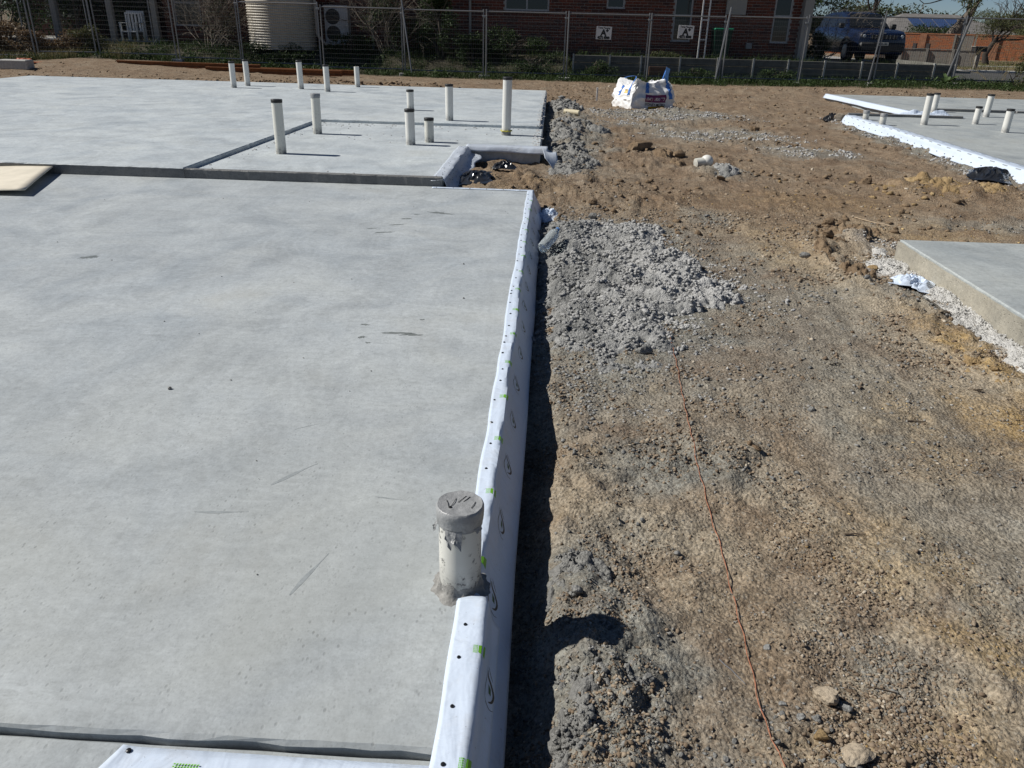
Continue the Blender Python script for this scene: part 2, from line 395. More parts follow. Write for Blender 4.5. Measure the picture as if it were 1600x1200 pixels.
M['peb_grey'] = island_mat('grey gravel', [(0, (.15, .148, .14)), (.5, (.235, .23, .212)), (.94, (.31, .30, .28)), (1, (.5, .49, .46))], .95, .08, .2, 150)
M['peb_brown'] = island_mat('brown soil crumbs', [(0, (.15, .108, .074)), (.45, (.25, .192, .136)), (.94, (.34, .275, .20)), (1, (.52, .46, .37))], .95, .12, .6, 150)
M['peb_ochre'] = island_mat('ochre soil crumbs', [(0, (.24, .15, .055)), (.5, (.44, .30, .13)), (1, (.62, .48, .26))], .95, .12, .6, 150)
M['rock_tan'] = rubble_mat('tan sandstone', (.30, .24, .17), (.43, .36, .27), (.55, .48, .38), .6)
M['rock_brown'] = rubble_mat('brown clay clod', (.14, .095, .06), (.23, .165, .105), (.33, .245, .16), .8)
M['rock_ochre'] = rubble_mat('ochre clay clod', (.22, .145, .07), (.34, .24, .125), (.46, .345, .19), .8)

# ------------------------------------------------------------------ ground
def ellipse_mask(x, y, items, soft=.45):
    m = np.zeros_like(np.asarray(x, float))
    for it in items:
        cx, cy, rx, ry, a = it[:5]; rot = it[5] if len(it) > 5 else 0.
        dx, dy = x-cx, y-cy
        if rot: c, s = math.cos(rot), math.sin(rot); dx, dy = dx*c+dy*s, -dx*s+dy*c
        q = np.sqrt((dx/rx)**2+(dy/ry)**2)
        m = np.maximum(m, a*(1-sstep(1-soft, 1+soft, q)))
    return m
GREY = [(.45, 4.9, .85, 1.9, 1.), (.18, 1.5, .24, .55, 1.), (.3, 12.5, .55, 4.2, .9), (2.1, 15.2, 1.6, 1.0, .85), (2.6, 12.6, 1.2, 1.0, .8),
        (3.5, 11.0, .7, .6, .85), (1.5, 13.6, .9, .7, .7), (1.25, 3.4, .35, .9, .55), (1.5, 2.4, .30, .8, .45), (1.55, 4.6, .4, .8, .5), (.52, 2.55, .35, .22, .85),
        (1.35, 4.3, .55, 1.6, .55), (1.5, 2.6, .45, 1.2, .5), (1.9, 2.0, .25, .5, .4), (1.35, 6.8, .25, .35, .7), (2.0, 9.1, .35, .35, .8), (1.35, 1.55, .2, .35, .3), (.55, 1.25, .3, .2, .5), (4.0, 6.8, .9, .25, .7),
        (5.15, 11.2, .25, 3.6, .9), (.95, 1.5, .12, .12, .6), (2.35, 4.7, .18, .5, .6)]
OCHRE = [(2.25, 3.75, .16, .55, 1.), (2.2, 2.85, .3, .45, 1.), (2.62, 7.6, .9, .5, .8), (4.1, 8.3, .6, .4, .9), (1.32, 1.62, .28, .14, .8, -.6), (.95, 1.2, .25, .12, .7),
         (.75, 1.25, .2, .1, .5), (1.05, 7.2, 1.2, .6, .12), (1.6, 2.9, .2, .4, .35), (1.15, 2.0, .25, .3, .4), (1.8, 5.8, .25, .8, .35), (-.3, 7.7, .5, .5, .5), (2.9, 6.4, 1.2, .4, .5)]
LIME = [(2.49, 4.55, .10, 1.25, 1.), (2.45, 5.35, .15, .28, .8), (2.62, 6.02, .3, .12, .5)]
ROUGH = [(.20, 1.45, .2, .6, .7), (.30, 12.4, .38, 4.2, 1.), (2.1, 15.2, 1.5, .9, .5), (2.6, 12.6, 1.1, .9, .45), (3.5, 11.0, .6, .5, .5), (-.45, 7.9, .5, .9, .9), (.5, 7.5, .8, .7, .6), (1.0, 9.8, .7, .9, .5),
         (2.35, 6.2, .35, .45, .9), (2.05, 5.3, .14, .7, .8), (2.25, 4.1, .18, .8, .7), (4.2, 8.3, .8, .6, .8), (2.0, 9.15, .4, .4, .7), (.72, 1.22, .22, .16, .8), (.5, 2.55, .45, .2, .6), (.25, 2.1, .25, .8, .5),
         (4.0, 6.8, 1.0, .3, .7), (5.1, 11.5, .3, 3.5, .8), (-4.3, 19.3, 2.6, .6, .9), (-7, 20, 2.5, .6, .5), (2.9, 17.0, .9, 1.1, .45), (6.8, 21.6, 2.5, .7, .7)]
MOUND = [(-.5, 7.95, .5, .75, .09, 0), (.45, 7.6, .55, .5, .05, 0), (1.15, 10.2, .5, .45, .07, .3), (2.35, 6.25, .4, .4, .05, 0), (2.05, 5.4, .12, .7, .035, 0), (2.24, 4.3, .12, .9, .03, 0), (4.2, 8.3, .7, .45, .07, 0),
         (.7, 1.2, .25, .17, .02, 0), (.20, 1.28, .14, .2, .012, 0), (.14, 1.85, .12, .2, .012, 0), (.30, 12.5, .3, 4., .06, 0), (-4.3, 19.4, 2.2, .5, .12, 0), (-7.5, 20.2, 2.5, .5, .06, 0), (2.1, 15.2, 1.4, .8, .05, 0),
         (6.8, 21.5, 2.5, .6, .1, 0), (2.0, 9.15, .3, .3, .05, 0), (3.6, 11.0, .5, .4, .03, 0)]
def g(x, y):
    x = np.asarray(x, float); y = np.asarray(y, float)
    far = np.interp(x, [-22, -18, -16, -14, -11, -7, -4.5, 5, 8, 10, 12, 14, 20], [-.06, -.05, .03, .15, .06, -.1, -.14, -.12, -.07, -.03, .03, .0, 0])
    z = -.15 + (far+.15)*sstep(19.5, 25, y)
    bank = .46
    left = 1-sstep(.45, .75, x)
    z = z + (bank-z)*sstep(25.3, 27.0, y)*left
    pad = sstep(.55, .6, x)*(1-sstep(12.33, 12.38, x))*sstep(26.27, 26.30, y)
    z = z + (np.where(x > 8.24, .37, .46)-z)*pad*(1-left)
    right = sstep(12.36, 12.5, x)
    z = z*(1-right*sstep(25, 26.4, y)) + right*sstep(25, 26.4, y)*(-.03+.02*np.clip(y-36.3, 0, 40)+.004*np.clip(y-76, 0, 1e4))
    z = z + (1-right)*.004*np.clip(y-60, 0, 1e4)
    amp = 1-sstep(20, 25, y)
    z = z + amp*(.022*fbm(x, y, 1.7, 3, 3) + .012*fbm(x, y, .55, 3, 9))
    for cx, cy, rx, ry, h, rot in MOUND: z = z + h*ellipse_mask(x, y, [(cx, cy, rx, ry, 1., rot)], .6)
    z = z - .05*(1-sstep(-.02, .16, x))*sstep(.2,.8,y)*(1-sstep(2.6, 3.2, y)) - .05*(1-sstep(-.06, .10, x))*sstep(.2, .8, y)*(1-sstep(6.6, 7.0, y))
    # wheel-worn strip slightly lower than the loose soil on its right
    return z
def hfull(x, y):
    z = g(x, y); x = np.asarray(x, float); y = np.asarray(y, float)
    am = 1-sstep(22, 26, y)
    ro = ellipse_mask(x, y, ROUGH, .5)
    pat = sstep(-.1, .5, fbm(x, y, .5, 3, 21))
    far = np.clip(y/3.5, 1, 4)
    z = z + am*sstep(3.5, 9, y)*(.030*sstep(.0, .6, fbm(x, y, 1.1, 2, 33))*clods(x, y, .22, 45) + .035*sstep(.05, .5, noise(x, y, .5, 34))*clods(x, y, .11, 46))
    z = z + am*(.010*fbm(x, y, .16, 3, 31) + (.006+.006*pat)*clods(x, y, .05, 41) + .005*pat*clods(x, y, .022, 43) + .0022*noise(x, y, .011, 44))
    z = z + am*ro*(.055*clods(x, y, .16, 51)*sstep(-.25, .3, noise(x, y, .3, 52)) + .030*clods(x, y, .07, 53) + .014*clods(x, y, .03, 54) - .03)
    return z
def geo(a, b, q):
    o = [a]
    while o[-1]*q < b: o.append(o[-1]*q)
    return o
xs = np.array([-600, -300, -150, -80, -50, -35, -27, -23] + list(np.arange(-21, -12, .2)) + list(np.arange(-12, -1.2, .12)) + list(np.arange(-1.2, -.3, .03)) + list(np.arange(-.3, 3.0, .0135)) + list(np.arange(3.0, 5.6, .03)) + list(np.arange(5.6, 9, .08)) + list(np.arange(9, 15, .2)) + [15, 16, 17, 18.5, 20, 22, 25, 30, 40, 55, 80, 150, 300, 600])
ys = np.array([-600, -200, -60, -20, -8, -3, -1, 0, .4, .6] + geo(.72, 26.2, 1.0072) + [26.26, 26.31] + list(np.arange(26.5, 37, .25)) + list(np.arange(37, 60, 1.)) + [65, 72, 80, 95, 120, 160, 220, 300, 450, 700, 1100])
X, Y = np.meshgrid(xs, ys); Z = hfull(X, Y)
nx, ny = len(xs), len(ys)
V = np.stack([X.ravel(), Y.ravel(), Z.ravel()], 1)
ii = (np.arange(ny-1)[:, None]*nx+np.arange(nx-1)[None]).ravel()
Fq = np.stack([ii, ii+1, ii+1+nx, ii+nx], 1)
me = mesh_np('ground', V, Fq, M['soil'], True)
ca = me.color_attributes.new('zone', 'FLOAT_COLOR', 'POINT')
wx, wy = X+.12*fbm(X, Y, .4, 3, 71), Y+.12*fbm(X, Y, .4, 3, 72)
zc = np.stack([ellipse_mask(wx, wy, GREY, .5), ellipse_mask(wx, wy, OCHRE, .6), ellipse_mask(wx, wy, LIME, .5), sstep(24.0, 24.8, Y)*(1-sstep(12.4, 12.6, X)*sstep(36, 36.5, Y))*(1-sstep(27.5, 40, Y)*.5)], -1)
ca.data.foreach_set('color', zc.reshape(-1).astype(np.float32))
da = me.attributes.new('damp', 'FLOAT', 'POINT'); da.data.foreach_set('value', (np.clip(.75*sstep(5.2, 7.5, Y+.6*fbm(X, Y, 1.2, 3, 81)) + .7*sstep(.0, .45, fbm(X, Y, .8, 3, 82))*(1-sstep(.9, 1.4, X)), 0, .85)).ravel().astype(np.float32))
ground = link('ground', me); tag(ground, 'bare brown and grey soil of the building site', kind='structure')

# ------------------------------------------------------------------ concrete spoil heaps (height fields of clods)
def heap(name, x0, x1, y0, y1, step, items, H, mat, label, cat='heap', cl=(.10, .045, .02), amp=(.05, .028, .014), seed=100, sink=.03):
    gx, gy = np.arange(x0, x1, step), np.arange(y0, y1, step*1.25); X, Y = np.meshgrid(gx, gy)
    wa = .11 if x1-x0 > 1 else .05; wx, wy = X+wa*fbm(X, Y, .25, 4, seed+1, .65), Y+wa*fbm(X, Y, .25, 4, seed+2, .65)
    m = ellipse_mask(wx, wy, items, .55)
    k = sstep(0.02, .35, m)
    ridg = sstep(-.35, .45, noise(X, Y, .35, seed+8))
    z = g(X, Y) - sink + H*m**.8*(.7+.55*noise(X, Y, .3, seed+3)+.3*noise(X, Y, .13, seed+13)) + k*(amp[0]*clods(X, Y, cl[0], seed+4)*ridg + amp[1]*clods(X, Y, cl[1], seed+5) + amp[2]*clods(X, Y, cl[2], seed+6) + .003*noise(X, Y, .008, seed+7))
    keep = m > .01
    n0, n1 = len(gx), len(gy); ii = (np.arange(n1-1)[:, None]*n0+np.arange(n0-1)[None]).ravel()
    Fq = np.stack([ii, ii+1, ii+1+n0, ii+n0], 1); kf = keep.ravel()[Fq].any(1); Fq = Fq[kf]
    used = np.unique(Fq); rm = np.zeros(n0*n1, int); rm[used] = np.arange(len(used))
    V = np.stack([X.ravel(), Y.ravel(), z.ravel()], 1)[used]
    c = V.mean(0); o = link(name, mesh_np(name, V-c, rm[Fq], mat, True)); o.location = c
    tag(o, label, cat); HEAPS.append((x0, y0, step, step*1.25, z, m)); return o
HEAPS = []
heap('spoil_heap', -.06, 1.3, 3.0, 6.7, .0085, [(.30, 5.6, .42, .75, .75), (.52, 5.95, .35, .4, .9), (.62, 5.25, .36, .5, 1.), (.72, 4.72, .42, .34, 1.), (.42, 4.6, .40, .7, .8), (.30, 3.95, .30, .5, .40), (.55, 4.0, .2, .36, .38)], .11, M['rubble'],
     'large grey heap of crumbly concrete spoil beside the near slab edge', seed=120, cl=(.085, .034, .016), amp=(.020, .014, .009))
heap('spoil_heap', -.02, .42, 1.1, 2.05, .006, [(.12, 1.82, .09, .12, .9), (.20, 1.73, .07, .08, .7), (.14, 1.43, .10, .08, .8), (.25, 1.45, .09, .05, .6), (.11, 1.24, .06, .12, .5), (.17, 1.61, .08, .06, .4)], .022, M['rubble_dark'],
     'dark grey clods of spoil crossed by the shadow of the taped pipe', cl=(.06, .026, .012), amp=(.035, .022, .012), seed=160)
heap('spoil_heap', .0, .75, 8.3, 10.9, .014, [(.22, 10.3, .2, .45, 1.), (.3, 9.4, .25, .5, .6), (.2, 8.8, .2, .3, .7)], .07, M['rubble_dark'],
     'dark grey spoil clods beside the white flap at the slab notch', seed=180)
heap('spoil_heap', -.05, .8, 10.9, 13.4, .016, [(.2, 12.3, .22, .8, 1.), (.42, 12.9, .2, .35, .8), (.2, 11.4, .22, .4, .9)], .10, M['rubble_dark'],
     'dark grey spoil clods just in front of the cream pipe offcut', seed=200)
heap('spoil_heap', .45, 1.0, 12.0, 12.9, .014, [(.74, 12.4, .17, .26, 1.)], .10, M['rubble_dark'],
     'small rounded lump of dark grey spoil right of the clods at the slab corner', seed=205)
heap('spoil_heap', -.05, .65, 14.9, 17.4, .018, [(.2, 16.0, .3, .8, 1.), (.38, 15.6, .2, .4, .7)], .12, M['rubble_dark'],
     'dark grey spoil clods beyond the cream pipe offcut at the far slab corner', seed=210)
heap('spoil_heap', 2.26, 2.575, 3.0, 6.1, .010, [(2.50, 4.4, .09, .85, 1.), (2.50, 5.3, .08, .5, .7), (2.42, 5.45, .10, .2, .5)], .02, M['lime'],
     'white cement crumbs spilled along the foot of the near right slab', cl=(.05, .026, .012), amp=(.02, .016, .008), seed=230, sink=.012)
heap('spoil_heap', 1.85, 2.35, 8.75, 9.75, .012, [(2.04, 9.45, .1, .14, 1.), (2.1, 9.2, .1, .12, .6), (1.98, 8.98, .13, .12, .9)], .08, M['rubble'],
     'small pale grey spoil pile beside the white pipe fitting', seed=250)

heap('broken_soil', 1.9, 2.75, 4.7, 6.75, .009, [(2.38, 6.32, .20, .20, 1.), (2.22, 6.05, .12, .13, .8), (2.06, 5.55, .05, .30, .8), (2.12, 5.15, .06, .30, .7), (2.6, 6.5, .12, .1, .6)], .03, M['rock_brown'],
     'ridge of broken brown clods with dark gaps beside the near right slab corner', cl=(.11, .055, .026), amp=(.075, .04, .016), seed=270, sink=.045)
heap('broken_soil', 3.4, 4.9, 7.8, 8.9, .014, [(4.05, 8.35, .30, .2, 1.), (3.7, 8.45, .15, .12, .7), (4.45, 8.25, .25, .18, .8)], .05, M['rock_ochre'],
     'mound of yellow ochre clods in front of the black film', cl=(.12, .06, .03), amp=(.06, .035, .016), seed=290, sink=.04)
heap('broken_soil', 2.05, 2.4, 3.25, 3.95, .007, [(2.18, 3.66, .06, .10, 1.), (2.22, 3.48, .05, .07, .8)], .02, M['rock_ochre'],
     'small pile of ochre clods on the dirt before the near right slab', cl=(.05, .028, .013), amp=(.03, .018, .009), seed=310, sink=.02)
heap('broken_soil', 1.1, 1.7, 9.2, 10.6, .012, [(1.42, 10.1, .10, .25, 1.), (1.55, 9.6, .08, .2, .8), (1.25, 10.35, .1, .1, .7)], .03, M['rock_brown'],
     'curved ridge of dark brown clods between the log shaped clod and the white fitting', cl=(.10, .05, .024), amp=(.05, .03, .014), seed=330, sink=.03)
# ------------------------------------------------------------------ slabs
def ring(poly, step):
    o = []
    for i, (x0, y0) in enumerate(poly):
        x1, y1 = poly[(i+1) % len(poly)]; L = math.hypot(x1-x0, y1-y0); n = max(1, int(L/step))
        for k in range(n): o.append((x0+(x1-x0)*k/n, y0+(y1-y0)*k/n))
    return o
def slab_mb(poly, z0, z1, step=.05, jit=.004, seed=0, mb=None, cham=.006):
    mb = mb or MB(); r = ring(poly, step); n = len(r)
    P = np.array(r); j = lambda s, a: a*fbm(P[:, 0]+P[:, 1]*.37, P[:, 1], .12, 3, seed+s)
    nxt, prv = np.roll(P, -1, 0), np.roll(P, 1, 0); T = nxt-prv; T /= np.linalg.norm(T, axis=1)[:, None]+1e-9
    N = np.stack([T[:, 1], -T[:, 0]], 1)
    o1 = P + N*j(1, jit)[:, None]; o2 = P - N*(cham + np.abs(j(2, jit)))[:, None]
    rows = [[(o1[i, 0], o1[i, 1], z0) for i in range(n)], [(o1[i, 0], o1[i, 1], z1-cham-abs(j(3, jit)[i])) for i in range(n)], [(o2[i, 0], o2[i, 1], z1) for i in range(n)]]
    V = [p for rw in rows for p in rw]; Fs = [(k*n+i, k*n+(i+1) % n, (k+1)*n+(i+1) % n, (k+1)*n+i) for k in (0, 1) for i in range(n)]
    Fs.append(tuple(2*n+i for i in range(n)))
    return mb.add(V, Fs)
def slab(name, label, body, mat, z0=-.35, seed=0):
    t = thing(name, label, 'concrete slab', (body[0][0], body[0][1], 0))
    return t
# near slab
near = thing('concrete_slab', 'wide grey garage slab filling the lower left, edged with white membrane', 'concrete slab', (-3, 4, 0))
slab_mb([(-6.6, 1.09), (-.13, 1.10), (-.13, 7.0), (-1.0, 7.045), (-6.6, 7.045)], -.35, 0, .06, .006, 3).build('slab_body', M['concrete'], near)
slab_mb([(-6.6, -1.6), (-.13, -1.6), (-.13, 1.094), (-6.6, 1.084)], -.35, -.016, .1, .004, 5).build('lower_ledge', M['concrete'], near)
def blob(cx, cy, rx, ry, z, rot=0., n=26, rag=.35, seed=0):
    V = [(cx, cy, z)]
    for k in range(n):
        a = 2*math.pi*k/n; q = 1+rag*float(noise(math.cos(a)*3+seed, math.sin(a)*3+seed*1.7, 1., seed)*1.6)
        x, y = rx*q*math.cos(a), ry*q*math.sin(a); c, s = math.cos(rot), math.sin(rot)
        V.append((cx+x*c-y*s, cy+x*s+y*c, z))
    return V, [(0, 1+k, 1+(k+1) % n) for k in range(n)]
mb = MB()
for cx, cy, rx, ry, rot, sd_ in [(-.68, 3.405, .080, .010, .02, 1), (-.62, 3.39, .05, .012, .05, 15), (-.845, 3.335, .018, .014, .3, 2), (-.865, 3.50, .022, .010, 0, 3), (-.60, 3.60, .012, .008, 0, 4), (-1.14, 5.32, .07, .014, .35, 5), (-1.10, 5.55, .05, .012, .4, 6), (-1.06, 5.75, .04, .015, .1, 7), (-.83, 5.98, .09, .022, -.25, 8),
                                 (-2.78, 4.45, .05, .030, .5, 9), (-1.25, 5.42, .03, .01, .2, 10), (-1.0, 5.9, .02, .01, 0, 11), (-.8, 3.27, .012, .006, 0, 12)]:
    mb.add(*blob(cx, cy, rx, ry, .0005, rot, 26, .5, sd_))
tag(mb.build('damp_patch', M['wet'], near), kind='stuff')
mb = MB()
for x0, y0, x1, y1, w in [(-.845, 2.05, -.73, 2.19, .016), (-1.02, 1.885, -.86, 1.895, .013), (-.50, 2.01, -.40, 2.0, .006), (-.62, 1.54, -.57, 1.72, .013), (-.88, 2.42, -.80, 2.47, .004)]:
    d_ = Vector((x1-x0, y1-y0)); nrm = Vector((-d_.y, d_.x)).normalized()*w*.5; V = []
    for k in range(9):
        t_ = k/8; w_ = math.sin(math.pi*min(1, t_*1.15+.08))*.9+.1 if t_ < .9 else .25
        c_ = Vector((x0, y0))+d_*t_+nrm*.4*math.sin(t_*4+x0*9)
        V += [(c_.x-nrm.x*w_, c_.y-nrm.y*w_, .0004), (c_.x+nrm.x*w_, c_.y+nrm.y*w_, .0004)]
    mb.add(V, [(2*k, 2*k+1, 2*k+3, 2*k+2)[::-1] for k in range(8)])
tag(mb.build('trowel_scuff', M['scuff'], near), kind='stuff')
mb = MB()
def pebble(mb, c, r, sq=.7, seed=0):
    rr = random.Random(seed); V = []
    for k in range(12):
        pass
    ph = (1+5**.5)/2; ico = [(-1, ph, 0), (1, ph, 0), (-1, -ph, 0), (1, -ph, 0), (0, -1, ph), (0, 1, ph), (0, -1, -ph), (0, 1, -ph), (ph, 0, -1), (ph, 0, 1), (-ph, 0, -1), (-ph, 0, 1)]
    for x, y, z in ico:
        q = r/1.9*rr.uniform(.7, 1.25); V.append((c[0]+x*q, c[1]+y*q, c[2]+z*q*sq))
    return mb.add(V, ICOF)
ICOF = [(0, 11, 5), (0, 5, 1), (0, 1, 7), (0, 7, 10), (0, 10, 11), (1, 5, 9), (5, 11, 4), (11, 10, 2), (10, 7, 6), (7, 1, 8), (3, 9, 4), (3, 4, 2), (3, 2, 6), (3, 6, 8), (3, 8, 9), (4, 9, 5), (2, 4, 11), (6, 2, 10), (8, 6, 7), (9, 8, 1)]
for i in range(70):      # crumbs on the slab
    x, y = random.uniform(-4, -.25), random.uniform(1.15, 6.9)
    pebble(mb, (x, y, .002), random.uniform(.0015, .004), .6, i)
for i in range(3): pebble(mb, [(-1.47, 2.70, .004), (-.43, 3.95, .003), (-.5, 4.6, .003)][i], .009 if i == 0 else .006, .8, 900+i)
o = mb.build('slab_crumbs', M['rubble_dark'], near); tag(o, kind='stuff')

# house slab beyond
house_sl = thing('concrete_slab', 'pale house slab beyond the step, carrying upright white pipes around a sunken wet area', 'concrete slab', (-5, 12, 0))
slab_mb([(-11.5, 7.075), (-.95, 7.075), (-.95, 9.25), (-.11, 9.25), (-.11, 17.55), (-11.4, 17.5)], -.35, .05, .07, .006, 7).build('slab_body', M['concrete2'], house_sl)
slab_mb([(-11.49, 7.05), (-3.34, 7.05), (-3.24, 11.15), (-.15, 11.12), (-.125, 17.53), (-11.39, 17.48)], .0, .09, .05, .006, 9).build('raised_topping', M['concrete2'], house_sl)
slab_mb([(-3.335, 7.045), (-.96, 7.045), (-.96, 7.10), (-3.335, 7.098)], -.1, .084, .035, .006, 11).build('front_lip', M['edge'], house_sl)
mb = MB()
for i in range(150):
    k = random.random()
    if k < .35: x, y = random.uniform(-3.2, -.3), 11.08-abs(random.gauss(0, .12))
    elif k < .6: y = random.uniform(7.2, 11); x = -3.3+.03*(y-7)+abs(random.gauss(0, .1))
    elif k < .8: x, y = random.uniform(-3.2, -1.0), 7.14+abs(random.gauss(0, .12))
    else: x, y = random.uniform(-3.1, -.3), random.uniform(9.3, 11)
    pebble(mb, (x, y, .053), random.uniform(.004, .014), .5, 300+i)
o = mb.build('concrete_crumbs', M['rubble'], house_sl); tag(o, kind='stuff')
mb = MB()
for i in range(260):     # lumpy broken rim along the east edge
    y = random.uniform(9.3, 17.4); x = -.16+random.gauss(0, .025)
    pebble(mb, (x, y, .05 if y < 11.1 else .088), random.uniform(.008, .022), .4, 700+i)
o = mb.build('rough_rim', M['rubble'], house_sl); tag(o, kind='stuff')
# slabs on the right
rs = thing('concrete_slab', 'bare grey slab corner with a sunlit tan edge at the right border', 'concrete slab', (3.5, 4.5, 0))
slab_mb([(2.57, -1), (7, -1), (7, 5.66), (2.575, 5.65)], -.35, 0, .05, .006, 13).build('slab_body', M['concrete3'], rs)
MB().grid(lambda u, v: (2.560+.004*float(noise(v*30, u, 1., 3)), -1+6.65*v, -.33+(.320+.008*float(noise(v*40, 2, 1., 4)))*u), 6, 140).build('formed_side', M['edge_tan'], rs)
MB().grid(lambda u, v: (-11.45+8.12*v, 7.040+.002*float(noise(v*60, u, 1., 3)), -.2+(.282+.006*float(noise(v*90, 2, 1., 4)))*u), 5, 160).build('front_shade_strip', M['edge'], house_sl)  # dark strip over the slab front, its shade put into the colour
fr = thing('concrete_slab', 'far right grey slab edged with white membrane and carrying short pipes', 'concrete slab', (9, 14, 0))
slab_mb([(5.33, 7.6), (15.5, 7.6), (15.5, 20.4), (6.62, 20.2), (7.0, 15.03), (5.33, 15.0)], -.35, 0, .08, .006, 15).build('slab_body', M['concrete3'], fr)
MB().rbox(5.36, 7.4, 14.94, 15.0, -.01, .045, .008).rbox(7.55, 9.1, 16.40, 16.46, -.01, .05, .008).rbox(9.15, 15, 16.45, 16.5, -.01, .04, .008).build('step_upstand', M['edge'], fr)
# ------------------------------------------------------------------ plastic membrane along the slab edges
def path_pt(path, s):
    L = [0.]
    for a, b in zip(path, path[1:]): L.append(L[-1]+math.dist(a, b))
    t = max(0, min(1, s))*L[-1]
    for i in range(len(path)-1):
        if t <= L[i+1] or i == len(path)-2:
            k = (t-L[i])/(L[i+1]-L[i]+1e-9); return [path[i][q]+(path[i+1][q]-path[i][q])*k for q in (0, 1)], L[-1]
def mem_profile(y, dx=0., inner=None, lift=0., zb=-.165):
    n = lambda s, a, sd_: a*float(noise(y, 0.3, s, sd_))
    xe = -.128+n(.5, .007, 1)+n(.16, .004, 12)+n(2.1, .006, 2)+dx
    xi = (-.186 if inner is None else inner)+n(.9, .008, 3)+n(.22, .004, 13)+dx
    xb = -.047+n(1.3, .012, 4)+n(3.5, .010, 5)+dx
    return [(xi, .004+lift), ((xi+xe)/2, .005+lift+abs(n(.3, .006, 6))), (xe-.012, .008+lift), (xe-.003, .004+lift), (xe+.003, -.007+lift), (xe+.014+n(.35, .004, 7), -.04), (xe+(xb-xe)*.5+n(.45, .007, 8), -.09), (xb, zb)]
def mem_pt(y, s, off=0., **kw):
    p = mem_profile(y, **kw); (x, z), L = path_pt(p, s); (x2, z2), _ = path_pt(p, min(1, s+.01)); (x1, z1), _ = path_pt(p, max(0, s-.01))
    tx, tz = x2-x1, z2-z1; q = math.hypot(tx, tz)+1e-9; nx_, nz_ = -tz/q, tx/q
    if nz_ < 0 and nx_ < 0: nx_, nz_ = -nx_, -nz_
    return (x+abs(nx_)*off if nx_ > 0 else x, y, z+abs(nz_)*off), L
def fastener(mb, x, y, z, r=.0052):
    mb.lathe([(r, 0), (r, .0012), (r*.8, .0028), (r*.35, .0034)], (x, y, z), 10)
def put_prints(mt, ys, fn, Ltot, sgreen=.30, sblack=.52, k=1., back=True):
    """green trapezoid stickers on the top, black swooshes with a small green drop on the side: flat print following the sheet"""
    for i, y in enumerate(ys):
        mb = MB()
        # trapezoid, wide end towards the fold
        w0, w1, h = .011*k, .018*k, .021*k
        rows = [(sgreen+(h*(a/3))/Ltot, (w0+(w1-w0)*a/3)) for a in range(4)]
        V = [fn(y+sg*w, s, .0008)[0] for s, w in rows for sg in (-1, 0, 1)]
        mb.add(V, [(3*a+b, 3*a+b+1, 3*a+b+4, 3*a+b+3) for a in range(3) for b in (0, 1)])
        for q in range(4):      # rows of tiny unreadable print next to the sticker
            s_ = sgreen-(.003+.0028*q)*k/Ltot
            for c in range(5):
                yy = y+(-2.1+c)*.0052*k; mb.add([fn(yy+dy*.0021*k, s_+ds*.0007*k/Ltot, .0008)[0] for ds, dy in ((-1, -1), (-1, 1), (1, 1), (1, -1))], [(0, 1, 2, 3)])
        mb.build('green_print', M['green'], mt)
        if not back: continue
        mb = MB(); yc = y-.06*k
        def stroke(ctrl, w, n=16):
            C_ = [Vector(c) for c in ctrl]; V = []; m = len(C_)-1
            def cat(t):
                i = min(int(t*m), m-1); f = t*m-i; p0, p1, p2, p3 = C_[max(i-1, 0)], C_[i], C_[i+1], C_[min(i+2, m)]
                return .5*((2*p1)+(p2-p0)*f+(2*p0-5*p1+4*p2-p3)*f*f+(3*p1-p0-3*p2+p3)*f**3)
            for j in range(n):
                t_ = j/(n-1); c = cat(t_); d_ = cat(min(1, t_+.02))-cat(max(0, t_-.02)); nn_ = Vector((-d_.y, d_.x)).normalized()*w*math.sin(math.pi*(.06+.88*t_))**.8
                for q in (c-nn_, c+nn_): V.append(fn(yc+q.y*k, sblack+q.x*k/Ltot, .0009)[0])
            mb.add(V, [(2*j, 2*j+1, 2*j+3, 2*j+2) for j in range(n-1)])
        stroke([(-.016, .046), (-.012, .030), (.004, .016), (.017, -.004), (.012, -.026), (-.002, -.036)], .0042)
        stroke([(-.022, .052), (-.021, .020), (-.024, -.012), (-.014, -.040), (.004, -.052), (.020, -.046)], .0015)
        stroke([(-.014, .058), (-.002, .040), (.010, .030)], .0013, 8)
        mb.build('swoosh_print', M['ink'], mt)
        mb = MB(); mb.add([fn(yc+a*k, sblack+b*k/Ltot, .0009)[0] for a, b in ((.012, -.008), (.004, .004), (-.014, .006), (-.012, -.004))], [(0, 1, 2, 3)])
        mb.build('drop_print', simple_green, mt)
simple_green = simple('dark green print', (.02, .10, .03), .4)
def fast_row(mt, pts):
    mb = MB(); fastener(mb, 0, 0, 0); me = mb.mesh('fastener', M['blackplastic'])
    for i, p in enumerate(pts):
        o = link('fastener', me, mt); o.location = Vector(p)-ORG[root_of(mt).name]; s_ = random.uniform(.85, 1.2); o.scale = (s_, s_, 1); o.rotation_euler = (random.uniform(-.15, .15), random.uniform(-.15, .15), 0)
mt = thing('plastic_membrane', 'long white plastic membrane nailed over the right edge of the near slab', 'membrane', (-.13, 4, 0))
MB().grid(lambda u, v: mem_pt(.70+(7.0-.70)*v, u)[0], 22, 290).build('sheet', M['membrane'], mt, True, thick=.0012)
L0 = mem_pt(3, .5)[1]
put_prints(mt, [1.72+.345*i for i in range(15)], lambda y, s, o: mem_pt(y, s, o), L0, .19, .56, 1.15)
